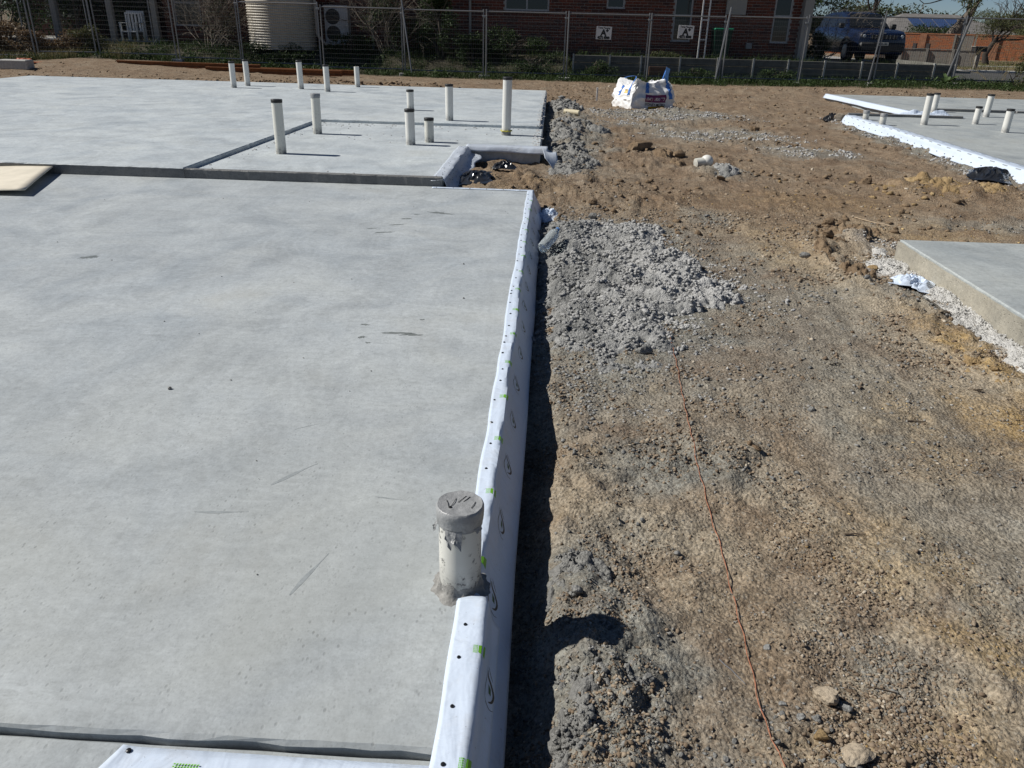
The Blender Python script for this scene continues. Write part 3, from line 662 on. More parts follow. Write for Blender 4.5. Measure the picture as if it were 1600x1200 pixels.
fy = [1.66, 1.86, 2.02, 2.20, 2.37, 2.53, 2.72, 2.90, 3.02, 3.20, 3.33, 3.41, 3.55, 3.72, 3.9, 4.05, 4.1, 4.18, 4.33, 4.5, 4.7, 4.86, 5.02, 5.2, 5.36, 5.55, 5.7, 5.9, 6.05, 6.2, 6.42, 6.6, 6.8]
fast_row(mt, [mem_pt(y, .075+.03*math.sin(y*9), .0006)[0] for y in fy])
# overlapping piece in front
kw = dict(dx=.022, inner=-.205, lift=.006, zb=-.17)
mt2 = thing('plastic_membrane', 'overlapping white membrane piece in front of the taped pipe', 'membrane', (-.13, 1.2, 0))
def ov(y, s, off=0.):
    p, L = mem_pt(y, s, off, **kw)
    if y > 1.50: p = (p[0], p[1]+.012*math.sin(s*9), p[2]+.004*(y-1.5)/.045)
    return p, L
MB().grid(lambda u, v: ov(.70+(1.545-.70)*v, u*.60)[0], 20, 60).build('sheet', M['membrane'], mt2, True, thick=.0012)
put_prints(mt2, [1.375, 1.065], ov, ov(1.2, .5)[1], .245, .52, 1.0)
fast_row(mt2, [ov(y, s, .0008)[0] for y, s in ((1.455, .10), (1.345, .09), (1.205, .085), (1.06, .09))])
# strip lying on the lower ledge at the very front
mt3 = thing('plastic_membrane', 'flat white membrane strip lying on the ledge at the bottom border', 'membrane', (-.6, 1.0, -.016))
def fl(u, v):
    x = -.822+.652*u; y = 1.078-.004*u-.45*v; xx = x-.17*v*(1-u)
    return (xx, y, -.0125+.002*float(noise(x, y, .2, 5))+.004*math.exp(-((u-.0)/.02)**2))
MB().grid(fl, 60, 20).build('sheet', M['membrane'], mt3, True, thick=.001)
mb = MB()
for q in range(3):
    for c in range(9): mb.box(-.700+.006*c, -.700+.006*c+.004, 1.040-.006*q, 1.0427-.006*q, -.0095, -.0090)
mb.add([(-.705, 1.022, -.0092), (-.65, 1.022, -.0092), (-.65, .98, -.0092), (-.705, .98, -.0092)], [(3, 2, 1, 0)])
mb.build('green_print', M['green'], mt3)
fast_row(mt3, [(-.805, 1.066, -.0108), (-.47, 1.030, -.0108)])
# strip along the back edge of the near slab, by the notch
mt4 = thing('plastic_membrane', 'narrow white membrane strip along the back edge of the near slab', 'membrane', (-.55, 7, 0))
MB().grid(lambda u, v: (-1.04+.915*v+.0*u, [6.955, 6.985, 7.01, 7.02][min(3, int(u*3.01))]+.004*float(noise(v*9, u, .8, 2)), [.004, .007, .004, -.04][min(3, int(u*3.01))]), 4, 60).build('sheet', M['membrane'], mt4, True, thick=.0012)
fast_row(mt4, [(-1.0+.9*i/6, 6.972, .0065) for i in range(7)])
# membrane round the notch in the house slab
def wrap_pt(path, width, k, s, wob=.0):
    pass
mt5 = thing('plastic_membrane', 'dotted grey white membrane folded down the left side of the slab notch', 'membrane', (-.9, 8.2, .05))
def m5(u, v):
    y = 7.03+2.17*v; n = lambda s_, a, sd_: a*float(noise(y, 1.1, s_, sd_))
    P_ = [(-1.06+n(.5, .015, 1), .055), (-1.0, .060), (-.955, .062+n(.2, .004, 2)), (-.935, .05), (-.90+n(.5, .03, 3), -.02), (-.84+n(.4, .05, 4)+.05*v, -.085+.05*v)]
    (x, z), _ = path_pt(P_, u); return (x, y, z+.006*float(noise(x, y, .09, 6)))
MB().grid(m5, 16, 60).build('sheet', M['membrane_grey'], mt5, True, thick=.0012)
fast_row(mt5, [m5(random.uniform(.03, .9), random.random()) for i in range(75)])
mt6 = thing('plastic_membrane', 'off white membrane lip across the back of the slab notch with a torn hanging flap', 'membrane', (-.5, 9.25, .05))
def m6(u, v):
    x = -.97+.95*u; n = lambda s_, a, sd_: a*float(noise(x, 2.2, s_, sd_))
    P_ = [(9.42, .056), (9.33, .062), (9.25, .066+n(.3, .01, 1)), (9.225, .05), (9.20+n(.3, .02, 2), .01-.02*u)]
    (y, z), _ = path_pt(P_, v); return (x, y, z)
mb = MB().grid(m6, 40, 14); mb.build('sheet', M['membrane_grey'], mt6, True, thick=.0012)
def m6b(u, v):
    x = -.10+.17*u; y = 9.42-.55*v-.1*u*v; z = .06-.06*u-.13*v*v*(.4+u)-.03*math.sin(v*5+u*3)*u
    return (x+.05*v, y, z)
MB().grid(m6b, 12, 18).build('torn_flap', M['membrane_grey'], mt6, True, thick=.0012)
mb = MB()
for rr in (.05, .043):
    V = []
    for k in range(26):
        a = 2*math.pi*k/26*.8
        for q in (rr, rr-.003): V.append((-.47+q*math.cos(a), 9.35+q*math.sin(a)*.8, .071))
    mb.add(V, [(2*j, 2*j+1, 2*j+3, 2*j+2) for j in range(25)])
mb.build('ring_print', M['scuff'], mt6)
# membranes on the far right slab
mt7 = thing('plastic_membrane', 'white dotted membrane down the left edge of the far right slab', 'membrane', (5.3, 12, 0))
def m7(u, v):
    y = 7.6+7.35*v; n = lambda s_, a, sd_: a*float(noise(y, 3.3, s_, sd_))
    P_ = [(5.50+n(.8, .02, 1), .006), (5.40, .010), (5.325, .012+n(.4, .006, 2)), (5.305, -.01), (5.285+n(.5, .02, 3), -.07), (5.25+n(.9, .04, 4), -.125+n(.8, .02, 5))]
    (x, z), _ = path_pt(P_, u); return (x, y, z)
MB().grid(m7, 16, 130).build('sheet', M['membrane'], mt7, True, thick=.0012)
fast_row(mt7, [m7(s_, (i+.5)/30) for i in range(30) for s_ in (.82,)])
mb = MB()
for i in range(26):
    for s_ in (.14, .55):
        v0 = (i+.2+.3*(s_ > .3))/26; w = .014; pts = [m7(s_+a, v0+b) for a, b in ((0, 0), (.035, 0), (.035, w), (0, w))]
        mb.add([(p[0]-.002, p[1], p[2]+.003) for p in pts], [(3, 2, 1, 0)])
mb.build('dash_print', M['scuff'], mt7)
for o_ in [c for c in mt7.children if c.name.startswith('fastener')]: o_.scale = (2.2, 2.2, 2)
mt8 = thing('plastic_membrane', 'white membrane along the farther slanting edge of the far right slab', 'membrane', (6.7, 17.6, 0))
def m8(u, v):
    y = 20.2-5.2*v; x0 = 6.62+.38*v
    P_ = [(x0+.07, .008), (x0+.03, .012), (x0-.01, .01), (x0-.03, -.03), (x0-.06+.03*float(noise(y, 1, .7, 2)), -.08)]
    (x, z), _ = path_pt(P_, u); return (x, y, z)
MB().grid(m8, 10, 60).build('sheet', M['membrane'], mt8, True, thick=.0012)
mt9 = thing('plastic_membrane', 'crumpled white membrane offcut bunched up on the far right slab behind a pipe', 'membrane', (6.95, 15.2, 0))
MB().grid(lambda u, v: (6.35+1.15*u, 15.06+.42*v*(1-.5*u), .01+.16*(abs(float(noise(u*5, v*3, 1., 4)))+.1)*math.sin(math.pi*min(1, u*1.1+.02))*math.sin(math.pi*v)+.01*u), 30, 14).build('sheet', M['membrane'], mt9, False, thick=.0012)

# ------------------------------------------------------------------ upright pipes
def pipe(x, y, z0, h, r, label, cap='dark', mat='pvc', group='white pipes standing up out of the slabs', lean=None, collar=False):
    lean = lean or (random.uniform(-.012, .012), random.uniform(-.012, .012))
    t = thing('upright_pipe', label, 'pipe', (x, y, z0), group); ax = Matrix.Rotation(lean[0], 3, 'Y') @ Matrix.Rotation(lean[1], 3, 'X')
    mb = MB(); top = h-(.03 if cap else 0)
    mb.lathe([(r, -.03), (r, .0), (r, h*.5), (r, top), (r-.004, top+.001), (r-.004, top-.05)], (x, y, z0), 24, True, ax); mb.build('pipe_tube', M[mat], t, True)
    if cap == 'dark':
        MB().lathe([(r+.003, h-.032), (r+.004, h-.004), (r+.001, h), (r*.6, h+.001)], (x, y, z0), 24, True, ax).build('end_cap', M['darkcap'], t, True)
    elif cap == 'grey':
        MB().lathe([(r+.004, h-.05), (r+.006, h-.006), (r+.002, h), (r*.6, h+.001)], (x, y, z0), 24, True, ax).build('end_cap', M['tape'], t, True)
    if collar:
        MB().lathe([(r+.002, .0), (r+.004, .045), (r+.003, .05)], (x, y, z0), 24, True, ax).build('dark_collar', M['cement'], t, True)
        V = [Vector((x+(r+.012+.006*math.sin(k*2.1))*math.cos(2*math.pi*k/16), y+(r+.012)*math.sin(2*math.pi*k/16), z0+.055+.004*math.sin(k*3))) for k in range(17)]
        MB().tube(V, .007, 6).build('tape_ring', M['yellowtape'], t)
    return t
pipe(-6.26, 15.91, .09, .478, .055, 'leftmost white pipe of the pair at the far left of the house slab')
pipe(-6.19, 16.47, .09, .493, .055, 'second white pipe of the pair at the far left, just behind its neighbour')
pipe(-4.97, 16.07, .09, .526, .055, 'tall white pipe standing alone between the far left pair and the brown clods')
pipe(-4.33, 15.66, .09, .48, .055, 'white pipe with a dark cap second from the right in the far back row')
pipe(-4.05, 16.97, .09, .394, .052, 'short farthest white pipe at the back edge of the house slab', cap=None)
pipe(-2.84, 8.30, .05, .543, .055, 'white pipe nearest the front lip of the sunken wet area', mat='pvc_muddy')
pipe(-2.91, 9.93, .05, .474, .055, 'grey stained pipe without bright cap at the left corner of the wet area', cap='grey', mat='pvc_muddy')
pipe(-1.62, 9.25, .05, .396, .055, 'medium white pipe in front of another one in the middle of the wet area')
pipe(-2.21, 12.7, .09, .302, .055, 'white pipe half hidden behind the medium pipe of the wet area')
pipe(-1.44, 9.51, .05, .277, .055, 'shortest mud spotted pipe in the wet area', mat='pvc_muddy')
pipe(-1.44, 11.45, .09, .484, .055, 'white pipe rising behind the back kerb of the wet area')
pipe(-.57, 10.37, .05, .70, .058, 'tallest white pipe with a yellow tape ring at its foot', collar=True)
GR = 'white pipes standing up out of the slabs'
pipe(6.19, 13.74, 0, .488, .055, 'tall white pipe closest to the white membrane on the far right slab')
pipe(7.42, 16.19, 0, .35, .055, 'white pipe just behind the tall one on the far right slab')
pipe(7.2, 14.1, 0, .287, .05, 'low white pipe between taller ones on the far right slab')
pipe(8.05, 15.45, 0, .40, .055, 'white pipe near the back of the far right slab beside the low one')
pipe(7.1, 12.95, 0, .35, .055, 'rightmost white pipe on the far right slab')
pipe(5.42, 14.26, 0, .157, .05, 'stub pipe poking through the membrane at the slab corner', cap='grey', mat='pvc_muddy')
pipe(5.42, 13.51, 0, .179, .05, 'stub pipe poking through the membrane, nearer of the two', cap='grey', mat='pvc_muddy')
# near pipe with tape
nx_, ny_ = -.186, 1.612
np_ = thing('upright_pipe', 'nearest thick white pipe capped with grey tape at the slab edge', 'pipe', (nx_, ny_, 0), GR)
r = .0545
mb = MB(); mb.lathe([(r, -.02), (r, .06), (r, .13), (r, .2), (r*.99, .250)], (nx_, ny_, 0), 48); mb.build('pipe_tube', M['pvc_near'], np_, True)
mb = MB()
DZ = -.011
prof = [(r+.003, .218), (r+.0035, .226), (r+.0050, .229), (r+.0046, .238), (r+.0058, .2405), (r+.0053, .249), (r+.0064, .2515), (r+.0060, .264), (r+.0038, .2705), (r+.002, .272), (r*.8, .2695), (r*.5, .2700), (r*.2, .2695)]
V = []; n = 56
for q, (rr, z) in enumerate(prof):
    z += DZ
    for k in range(n):
        a = 2*math.pi*k/n; w = 1+.008*float(noise(math.cos(a)*4, math.sin(a)*4+q*.7, 1., 3)) if q < 10 else 1
        zz = z+(.002*math.sin(a*2+q) if q < 8 else .0022*float(noise(rr*math.cos(a)*60, rr*math.sin(a)*22, 1., 5)))
        V.append((nx_+rr*w*math.cos(a), ny_+rr*w*math.sin(a), zz))
Fs = [(i*n+k, i*n+(k+1) % n, (i+1)*n+(k+1) % n, (i+1)*n+k) for i in range(len(prof)-1) for k in range(n)]+[tuple((len(prof)-1)*n+k for k in range(n))]
cap = mb.add(V, Fs).build('tape_cap', M['tape'], np_, True)
for a0, wd, ln, out_ in ((-1.75, .75, .050, .012), (-2.9, .3, .026, .010), (-.6, .5, .014, .004)):
    nn = 7; V = []; mb = MB()
    for j in range(5):
        for k in range(nn):
            t_ = j/4; a = a0+wd*(k/(nn-1)-.5)*(1-.65*t_*(.6+.4*math.sin(k*2.3+a0*5))); 
            rr = r+.004+out_*t_*(.4+.8*abs(math.sin(k*1.9+j*1.3+a0*3))); V.append((nx_+rr*math.cos(a), ny_+rr*math.sin(a), .224+DZ-ln*t_*(.75+.25*math.sin(k*1.7+a0))))
    mb.add(V, [(j*nn+k, j*nn+k+1, (j+1)*nn+k+1, (j+1)*nn+k) for j in range(4) for k in range(nn-1)]).build('torn_tape', M['tape'], np_, False, thick=.0008)
mb = MB()
for x0, y0, x1, y1 in ((-.035, .012, -.026, -.02), (-.012, .022, -.022, -.018), (.012, .034, -.006, .004), (.022, .032, .008, .008), (.038, .01, .03, -.018)):
    mb.tube([(nx_+x0, ny_+y0, .2712+DZ), (nx_+(x0+x1)/2+.001, ny_+(y0+y1)/2, .2716+DZ), (nx_+x1, ny_+y1, .2712+DZ)], .0008, 5)
mb.build('tape_crease', M['darkcap'], np_)
MB().lathe([(.004, .2712+DZ), (.004, .2735+DZ), (.002, .2745+DZ)], (nx_-.022, ny_-.02, 0), 8).build('nail_head', M['blackplastic'], np_)
mb = MB(); n = 90; V = []
for q, (rr, z) in enumerate([(r+.024, .0003), (r+.014, .003), (r+.008, .007), (r+.0045, .014), (r+.0022, .022), (r+.0010, .030), (r+.0003, .036)]):
    for k in range(n):
        a = 2*math.pi*k/n; w = float(noise(math.cos(a)*2.5, math.sin(a)*2.5, 1., 13)); w2 = float(fbm(math.cos(a)*8+q*.8, math.sin(a)*8, 1., 3, 14))
        V.append((nx_+(rr+(.011*w+.0035*w2)*(1-q/6))*math.cos(a), ny_+(rr+(.011*w+.0035*w2)*(1-q/6))*math.sin(a), max(.0003, z*(1+.45*w+.12*w2)+.001*w2*(0 < q < 6))))
mb.add(V, [(i*n+k, i*n+(k+1) % n, (i+1)*n+(k+1) % n, (i+1)*n+k) for i in range(6) for k in range(n)]).build('cement_collar', M['cement'], np_, True)

# ------------------------------------------------------------------ loose things on the ground
def gz(x, y): return float(hfull(x, y))
def rock(x, y, size, mat, label, name='rock', cat='stone', seed=0, sq=(1, .8, .7), rz=0., sink=.25, ang=1.0, group=None):
    rr = random.Random(seed); bm_v = []; me_t = MB(); n = 12; m = 18
    planes = [Vector((rr.gauss(0, 1), rr.gauss(0, 1), rr.gauss(0, .8))).normalized() for _ in range(12)]; dist = [rr.uniform(.45, .85) for _ in planes]
    V = []
    for i in range(n+1):
        th = math.pi*i/n
        for k in range(m):
            a = 2*math.pi*k/m; d_ = Vector((math.sin(th)*math.cos(a), math.sin(th)*math.sin(a), math.cos(th)))
            q = min([1.0]+[ds/max(1e-3, d_.dot(p)) if d_.dot(p) > 0 else 9 for p, ds in zip(planes, dist)])
            q = 1+(q-1)*ang + .11*float(noise(d_.x*2.5+seed, d_.y*2.5+d_.z*2, 1., seed)) + .06*float(noise(d_.x*6+seed, d_.y*6+d_.z*5, 1., seed+1)); c, s_ = math.cos(rz), math.sin(rz)
            vx, vy, vz = d_.x*q*size*sq[0], d_.y*q*size*sq[1], d_.z*q*size*sq[2]; V.append((vx*c-vy*s_, vx*s_+vy*c, vz))
    zc = gz(x, y)+size*sq[2]*(1-sink*2)*.9
    mb = MB().add([(x+v[0], y+v[1], zc+v[2]) for v in V], [(i*m+k, (i+1)*m+k, (i+1)*m+(k+1) % m, i*m+(k+1) % m) for i in range(n) for k in range(m)])
    o = mb.build(name, mat, None, True, (x, y, zc)); tag(o, label, cat, group); return o
rock(.745, 1.435, .040, M['rock_tan'], 'biggest pale tan stone with a dark shadowed underside in the foreground', seed=3, sq=(.85, 1.0, .75), rz=.5)
rock(.782, 1.405, .017, M['rubble'], 'small grey stone tucked against the biggest tan stone', seed=4)
rock(.745, 1.245, .045, M['rock_tan'], 'flat tan stone cut off by the bottom border', seed=6, sq=(1.1, .8, .55), rz=.3)
rock(.685, 1.300, .022, M['rock_ochre'], 'small yellowish stone left of the flat tan stone', seed=7)
rock(1.14, 10.25, .20, M['rock_brown'], 'long brown clay clod lying like a log on the far dirt', 'clay_clod', 'clod', 8, (1.3, .45, .5), .75)
rock(1.60, 10.05, .09, M['rock_brown'], 'dark brown clod right of the log shaped one', 'clay_clod', 'clod', 21, (1.2, .8, .7), .2)
rock(2.165, 3.67, .045, M['rock_ochre'], 'ochre clod nearest the white cement crumbs on the right', 'clay_clod', 'clod', 9, (1.2, .9, .6))
rock(2.20, 3.53, .03, M['rock_ochre'], 'smaller ochre clod in front of the larger one on the right', 'clay_clod', 'clod', 10)
rock(2.02, 3.33, .030, M['rock_tan'], 'flat pointed tan stone casting a dark sliver of shadow on the right', seed=11, sq=(1.4, .7, .4), rz=-.2, ang=1.2)
rock(1.885, 5.56, .045, M['rubble_dark'], 'dark grey stone left of the broken soil edge', seed=12, sq=(1.1, .7, .6))
rock(2.36, 6.52, .075, M['rock_brown'], 'largest brown clod of the torn up soil near the slab corner', 'clay_clod', 'clod', 13, (1.2, .8, .7), .4)
rock(2.20, 6.05, .06, M['rock_brown'], 'brown clod in front of the torn up soil near the slab corner', 'clay_clod', 'clod', 14)
rock(2.52, 6.68, .06, M['rock_brown'], 'brown clod at the back of the torn up soil near the slab corner', 'clay_clod', 'clod', 15)
rock(2.16, 5.0, .045, M['rock_brown'], 'upright brown clod on the broken soil edge beside the white rag', 'clay_clod', 'clod', 16, (.8, .8, 1.))
rock(2.30, 5.36, .04, M['rock_ochre'], 'yellowish clod between the torn up soil and the white rag', 'clay_clod', 'clod', 17)
rock(.41, 7.05, .05, M['rock_brown'], 'brown clod on the dirt just right of the slab corner', 'clay_clod', 'clod', 18)
rock(3.95, 8.45, .12, M['rock_ochre'], 'large ochre clod on the mound before the black film', 'clay_clod', 'clod', 19, (1.2, .9, .7))
rock(3.45, 8.7, .09, M['rock_brown'], 'dark brown clod left of the ochre mound', 'clay_clod', 'clod', 20)
rock(3.35, 13.4, .11, M['rock_brown'], 'brown clod beyond the pale gravel band on the far dirt', 'clay_clod', 'clod', 22)
rock(.21, 5.05, .045, M['rubble_dark'], 'rounded dark clod on the big spoil heap', 'clay_clod', 'clod', 23)
rock(.40, 6.6, .05, M['rubble_dark'], 'dark clod behind the big spoil heap', 'clay_clod', 'clod', 24)
rock(.52, 3.62, .04, M['rubble_dark'], 'dark grey clod at the front foot of the big spoil heap', 'clay_clod', 'clod', 25, (1.3, .8, .7))
rock(1.86, 8.62, .06, M['rock_brown'], 'single brown clod right of the pale spoil pile', 'clay_clod', 'clod', 26)
rock(5.25, 15.05, .11, M['rock_tan'], 'broken orange tan brick bat on the membrane corner', 'broken_brick', 'brick', 27, (1.2, .7, .7), .5, .1)
for i, (x, y, s_, l) in enumerate([(.63, 1.415, .011, 'dark pebble trio beside the bottom sticks, left one'), (.655, 1.36, .014, 'pale grey rounded pebble near the bottom end of the string'), (.64, 1.60, .014, 'grey pebble left of the string, level with the pipe foot')]):
    rock(x, y, s_, M['rubble'], l, 'pebble', 'pebble', 40+i)

# string line
sp = [(.68, 3.9), (.672, 3.6), (.655, 3.3), (.635, 3.0), (.62, 2.79), (.607, 2.5), (.60, 2.3), (.60, 2.03), (.592, 1.77), (.583, 1.61), (.576, 1.47), (.570, 1.38), (.568, 1.28), (.575, 1.17)]
pts = []
for (a, b), (c, d_) in zip(sp, sp[1:]):
    n = max(2, int(math.dist((a, b), (c, d_))/.03))
    for k in range(n):
        t_ = k/n; x, y = a+(c-a)*t_+.0025*math.sin((b+(d_-b)*t_)*43), b+(d_-b)*t_; pts.append((x, y, gz(x, y)+.0035))
pz = np.array([p[2] for p in pts]); pz = np.convolve(np.pad(pz, 2, 'edge'), np.ones(5)/5, 'valid')+.0015
pts = [(p[0], p[1], max(z, p[2]-.001)) for p, z in zip(pts, pz)]
def twist(ph, rad):
    V = []
    for i, p in enumerate(pts): V.append((p[0]+rad*math.cos(i*1.9+ph), p[1], p[2]+rad*math.sin(i*1.9+ph)))
    return V
M['orange'] = simple('faded orange twine', (.36, .155, .09), .8, .2, 80)
st = MB().tube(twist(0, .0007), .0011, 5).tube(twist(math.pi, .0007), .0011, 5).build('string_line', M['orange'], None, False, (.62, 2.5, -.15)); tag(st, 'thin orange string line lying across the dirt', 'string')

# sticks and wires
M['twig'] = simple('dry twig bark', (.10, .075, .055), .9, .3); M['steel'] = simple('dull steel wire', (.28, .28, .29), .45, .2, metal=.6)
for x0, y0, x1, y1, rr, mk, l in [(.50, 1.545, .555, 1.47, .0016, 'steel', 'bent grey wire on the soil left of the string'), (.615, 1.335, .655, 1.285, .0016, 'twig', 'thin curved twig near the bottom border'),
                                 (1.02, 2.13, 1.09, 2.13, .003, 'twig', 'dark stick lying across the dirt right of the string'), (1.80, 1.99, 1.90, 1.88, .0025, 'twig', 'thin dark twig far right of the string'),
                                 (1.58, 3.0, 1.66, 3.0, .0035, 'twig', 'short dark stick in the middle of the dirt track'), (1.42, 3.55, 1.5, 3.6, .003, 'twig', 'small slanting stick high on the dirt track'),
                                 (2.72, 6.95, 2.95, 6.72, .005, 'orange', 'pale peeled stick behind the near right slab'), (.865, 1.49, .93, 1.47, .0018, 'twig', 'crooked twig above the biggest tan stone'),
                                 (1.30, 1.55, 1.38, 1.47, .002, 'twig', 'forked twig at the right border beside ochre crumbs')]:
    P_ = []
    for k in range(6):
        t_ = k/5; x, y = x0+(x1-x0)*t_+.004*math.sin(t_*4), y0+(y1-y0)*t_; P_.append((x, y, gz(x, y)+rr+.003))
    o = MB().tube(P_, rr, 6, True, rr*.6).build('stick' if mk != 'steel' else 'wire', M[mk] if mk != 'orange' else simple('peeled stick', (.5, .38, .25)), None, True, P_[0]); tag(o, l, 'stick' if mk != 'steel' else 'wire')

# plywood sheet on the slab
M['ply'] = simple('cream cardboard sheet', (.72, .66, .54), .8, .1, 7, .2)
pl = thing('cardboard_sheet', 'cream cardboard sheet with curled corner lying on the slab at the left border', 'sheet', (-5, 6.5, 0))
def plf(u, v):
    x0, x1 = -6.2, -4.2-.36*v; x = x0+(x1-x0)*u; y = 6.07+.92*v+.06*u*v+.02*math.sin(u*6)*(1-v)
    return (x, y, .03+.03*u*u*(.55+.45*v)+.008*math.sin(u*7+v*2))
MB().grid(plf, 24, 12).build('board', M['ply'], pl, True, thick=.008)

# clear bottle
M['clear'] = NT('clear bottle plastic').done((.80, .86, .88), .12, .5, Transmission_Weight=.75, IOR=1.3)
bt = thing('plastic_bottle', 'empty clear plastic bottle lying in the shade beside the slab edge', 'bottle', (.03, 5.42, -.06))
ax = Matrix.Rotation(R(-28), 3, 'Z') @ Matrix.Rotation(R(-68), 3, 'X')
MB().lathe([(.004, -.125), (.036, -.12), (.040, -.11), (.040, -.03), (.037, -.02), (.040, -.01), (.040, .05), (.030, .085), (.014, .105), (.014, .12)], (.03, 5.42, -.03), 20, True, ax).build('bottle_body', M['clear'], bt, True)
MB().lathe([(.016, .112), (.016, .128), (.012, .13)], (.03, 5.42, -.03), 14, True, ax).build('bottle_cap', simple('blue bottle cap', (.12, .25, .5), .4), bt, True)

# crumpled films and rag
def crumple(name, label, cat, x0, x1, y0, y1, h, mat, seed, nu=34, nv=26, lie=.01, rz=0., spiky=1.0):
    cx, cy = (x0+x1)/2, (y0+y1)/2; c, s_ = math.cos(rz), math.sin(rz)
    def f(u, v):
        dx, dy = (u-.5)*(x1-x0), (v-.5)*(y1-y0); rr = math.hypot(u-.5, v-.5)*2; k = 1+.25*float(noise(u*3, v*3, 1., seed+3))
        x, y = cx+(dx*c-dy*s_)*k, cy+(dx*s_+dy*c)*k
        ridge = 1-abs(float(noise(u*4.5, v*4.5, 1., seed)))*2.2; ridge2 = 1-abs(float(noise(u*10, v*10, 1., seed+1)))*2
        e = max(0, 1-rr**2.2)
        return (x+.12*(x1-x0)*float(noise(u*6, v*6, 1., seed+7))*spiky, y, float(g(x, y))+.03+lie+h*e*(.45+.55*max(0, ridge))+.22*h*ridge2*e*spiky)
    o = MB().grid(f, nu, nv).build(name, mat, None, False, (cx, cy, float(g(cx, cy))), thick=.0012); tag(o, label, cat); return o
crumple('plastic_rag', 'crumpled white plastic rag lying at the foot of the near right slab', 'rag', 2.28, 2.52, 4.78, 5.10, .06, M['membrane'], 5, lie=-.005, rz=-.5)
crumple('plastic_film', 'torn black plastic film bunched against the white membrane at the right border', 'plastic film', 4.85, 5.3, 8.9, 9.7, .10, M['blacksheet'], 15, rz=-.5, spiky=.45)
crumple('plastic_film', 'small black plastic scrap at the far corner of the right membrane', 'plastic film', 5.0, 5.3, 15.0, 15.3, .12, M['blacksheet'], 25)
crumple('plastic_film', 'black plastic scrap resting on the soil mound in the slab notch', 'plastic film', -.60, -.34, 8.15, 8.42, .07, M['blacksheet'], 35, lie=.02, spiky=.5)
crumple('plastic_film', 'black plastic film curling out of the pit in the slab notch', 'plastic film', -.90, -.56, 7.45, 8.0, .07, M['blacksheet'], 45, lie=.01, spiky=.4)
crumple('plastic_scrap', 'white torn membrane scrap sticking out at the far corner of the near slab', 'plastic scrap', -.10, .10, 6.55, 6.85, .07, M['membrane'], 55, lie=-.03)

# cream pipe offcut, white fitting, stake
M['creampipe'] = simple('cream pipe', (.62, .55, .38), .5, .1)
z_ = float(g(.4, 14.55)); o = MB().tube([(.24, 14.62, z_+.07), (.50, 14.48, z_+.065)], .05, 18).build('pipe_offcut', M['creampipe'], None, True, (.37, 14.55, z_)); tag(o, 'cream pipe offcut lying beside the dark spoil clods', 'pipe offcut')
pf = thing('pipe_fitting', 'round white pipe fitting half buried beside the pale spoil pile', 'pipe fitting', (1.86, 9.6, float(g(1.86, 9.6))))
z_ = float(g(1.86, 9.6)); mb = MB(); mb.lathe([(.075*math.sin(math.pi*i/12)+.001, -.075*math.cos(math.pi*i/12)) for i in range(13)], (1.89, 9.6, z_+.08), 24, False); mb.build('dome', M['pvc'], pf, True)
MB().tube([(1.85, 9.58, z_+.07), (1.75, 9.55, z_+.06)], .058, 20).build('socket', M['pvc_muddy'], pf, True)
z_ = float(g(.98, 17.9)); o = MB().rbox(.962, 1.0, 17.88, 17.9, z_-.05, z_+.31, .003).build('survey_stake', simple('white painted stake', (.75, .74, .7), .7), None, False, (.98, 17.89, z_)); tag(o, 'slim white survey stake standing in the dirt left of the bulk bag', 'stake')

# ------------------------------------------------------------------ bulk bag
M['bag'] = simple('white woven bag cloth', (.80, .80, .79), .6, .05, 25, .3, bump=.25, bscale=160)
M['bluestrap'] = simple('blue webbing', (.07, .20, .56), .6, .15, 90); M['maroon'] = simple('maroon print', (.17, .035, .11), .6, .15); M['amber'] = simple('amber print', (.62, .36, .03), .6)
bx, by = 1.60, 16.42; bz = float(g(1.9, 16.9))-.01; brz = R(21)
bag = thing('bulk_bag', 'slumped white bulk bag with blue straps and a maroon band on the far dirt', 'bulk bag', (bx, by, bz), None, brz)
BW, BD = .92, .85
def bag_pt(s, t, off=0.):
    """s: 0..4 round the perimeter from the near corner (0-1 front, 1-2 right, 2-3 back, 3-4 left); t: 0..1 wall height, 1..2 top closing"""
    s = s % 4; k = int(s); q = s-k
    c = [(0, 0), (BW, 0), (BW, BD), (0, BD)]; a, b = c[k], c[(k+1) % 4]
    px_, py_ = a[0]+(b[0]-a[0])*q, a[1]+(b[1]-a[1])*q
    cx, cy = BW/2, BD/2; tt = min(t, 1.)
    hgt = .46+.05*math.sin(s*math.pi/2+1.2)+.10*float(noise(s*1.9, 3.1, 1., 5))
    if abs(q-.5) < .5: hgt += .10*(abs(q-.5)*2)**4
    bul = 1+.16*math.sin(math.pi*min(1, tt*1.15))*(1-.4*abs(q-.5)*2)-.10*tt
    fold = .036*(1-abs(float(noise(s*3.2+tt*1.5, tt*3.1-s*.8, 1., 8)))*2.4)+.014*(1-abs(float(noise(s*7+tt*4, tt*6-s*2, 1., 9)))*2)
    rr = bul+fold/.45*(.45+tt*1.1)
    x, y = cx+(px_-cx)*rr, cy+(py_-cy)*rr; z = hgt*tt**.95
    if t > 1:
        w = (t-1); e = 1-w; x, y = cx+(x-cx)*e, cy+(y-cy)*e; z = hgt*(1-.0*w)-.03*math.sin(math.pi*min(1, w))*(.6+.8*abs(float(noise(s*2.2, w*3, 1., 12))))+.05*(1-abs(float(noise(s*4, w*5, 1., 14)))*2.2)*min(1, w*3)*e
        z = z*e**.1
    x += .30*z*(1-x/BW)-.10*z; y += .10*z
    n = Vector((x-cx, y-cy, .15)).normalized()
    return (x+n.x*off, y+n.y*off, z+n.z*off)
mb = MB(); NS, NT_ = 128, 46
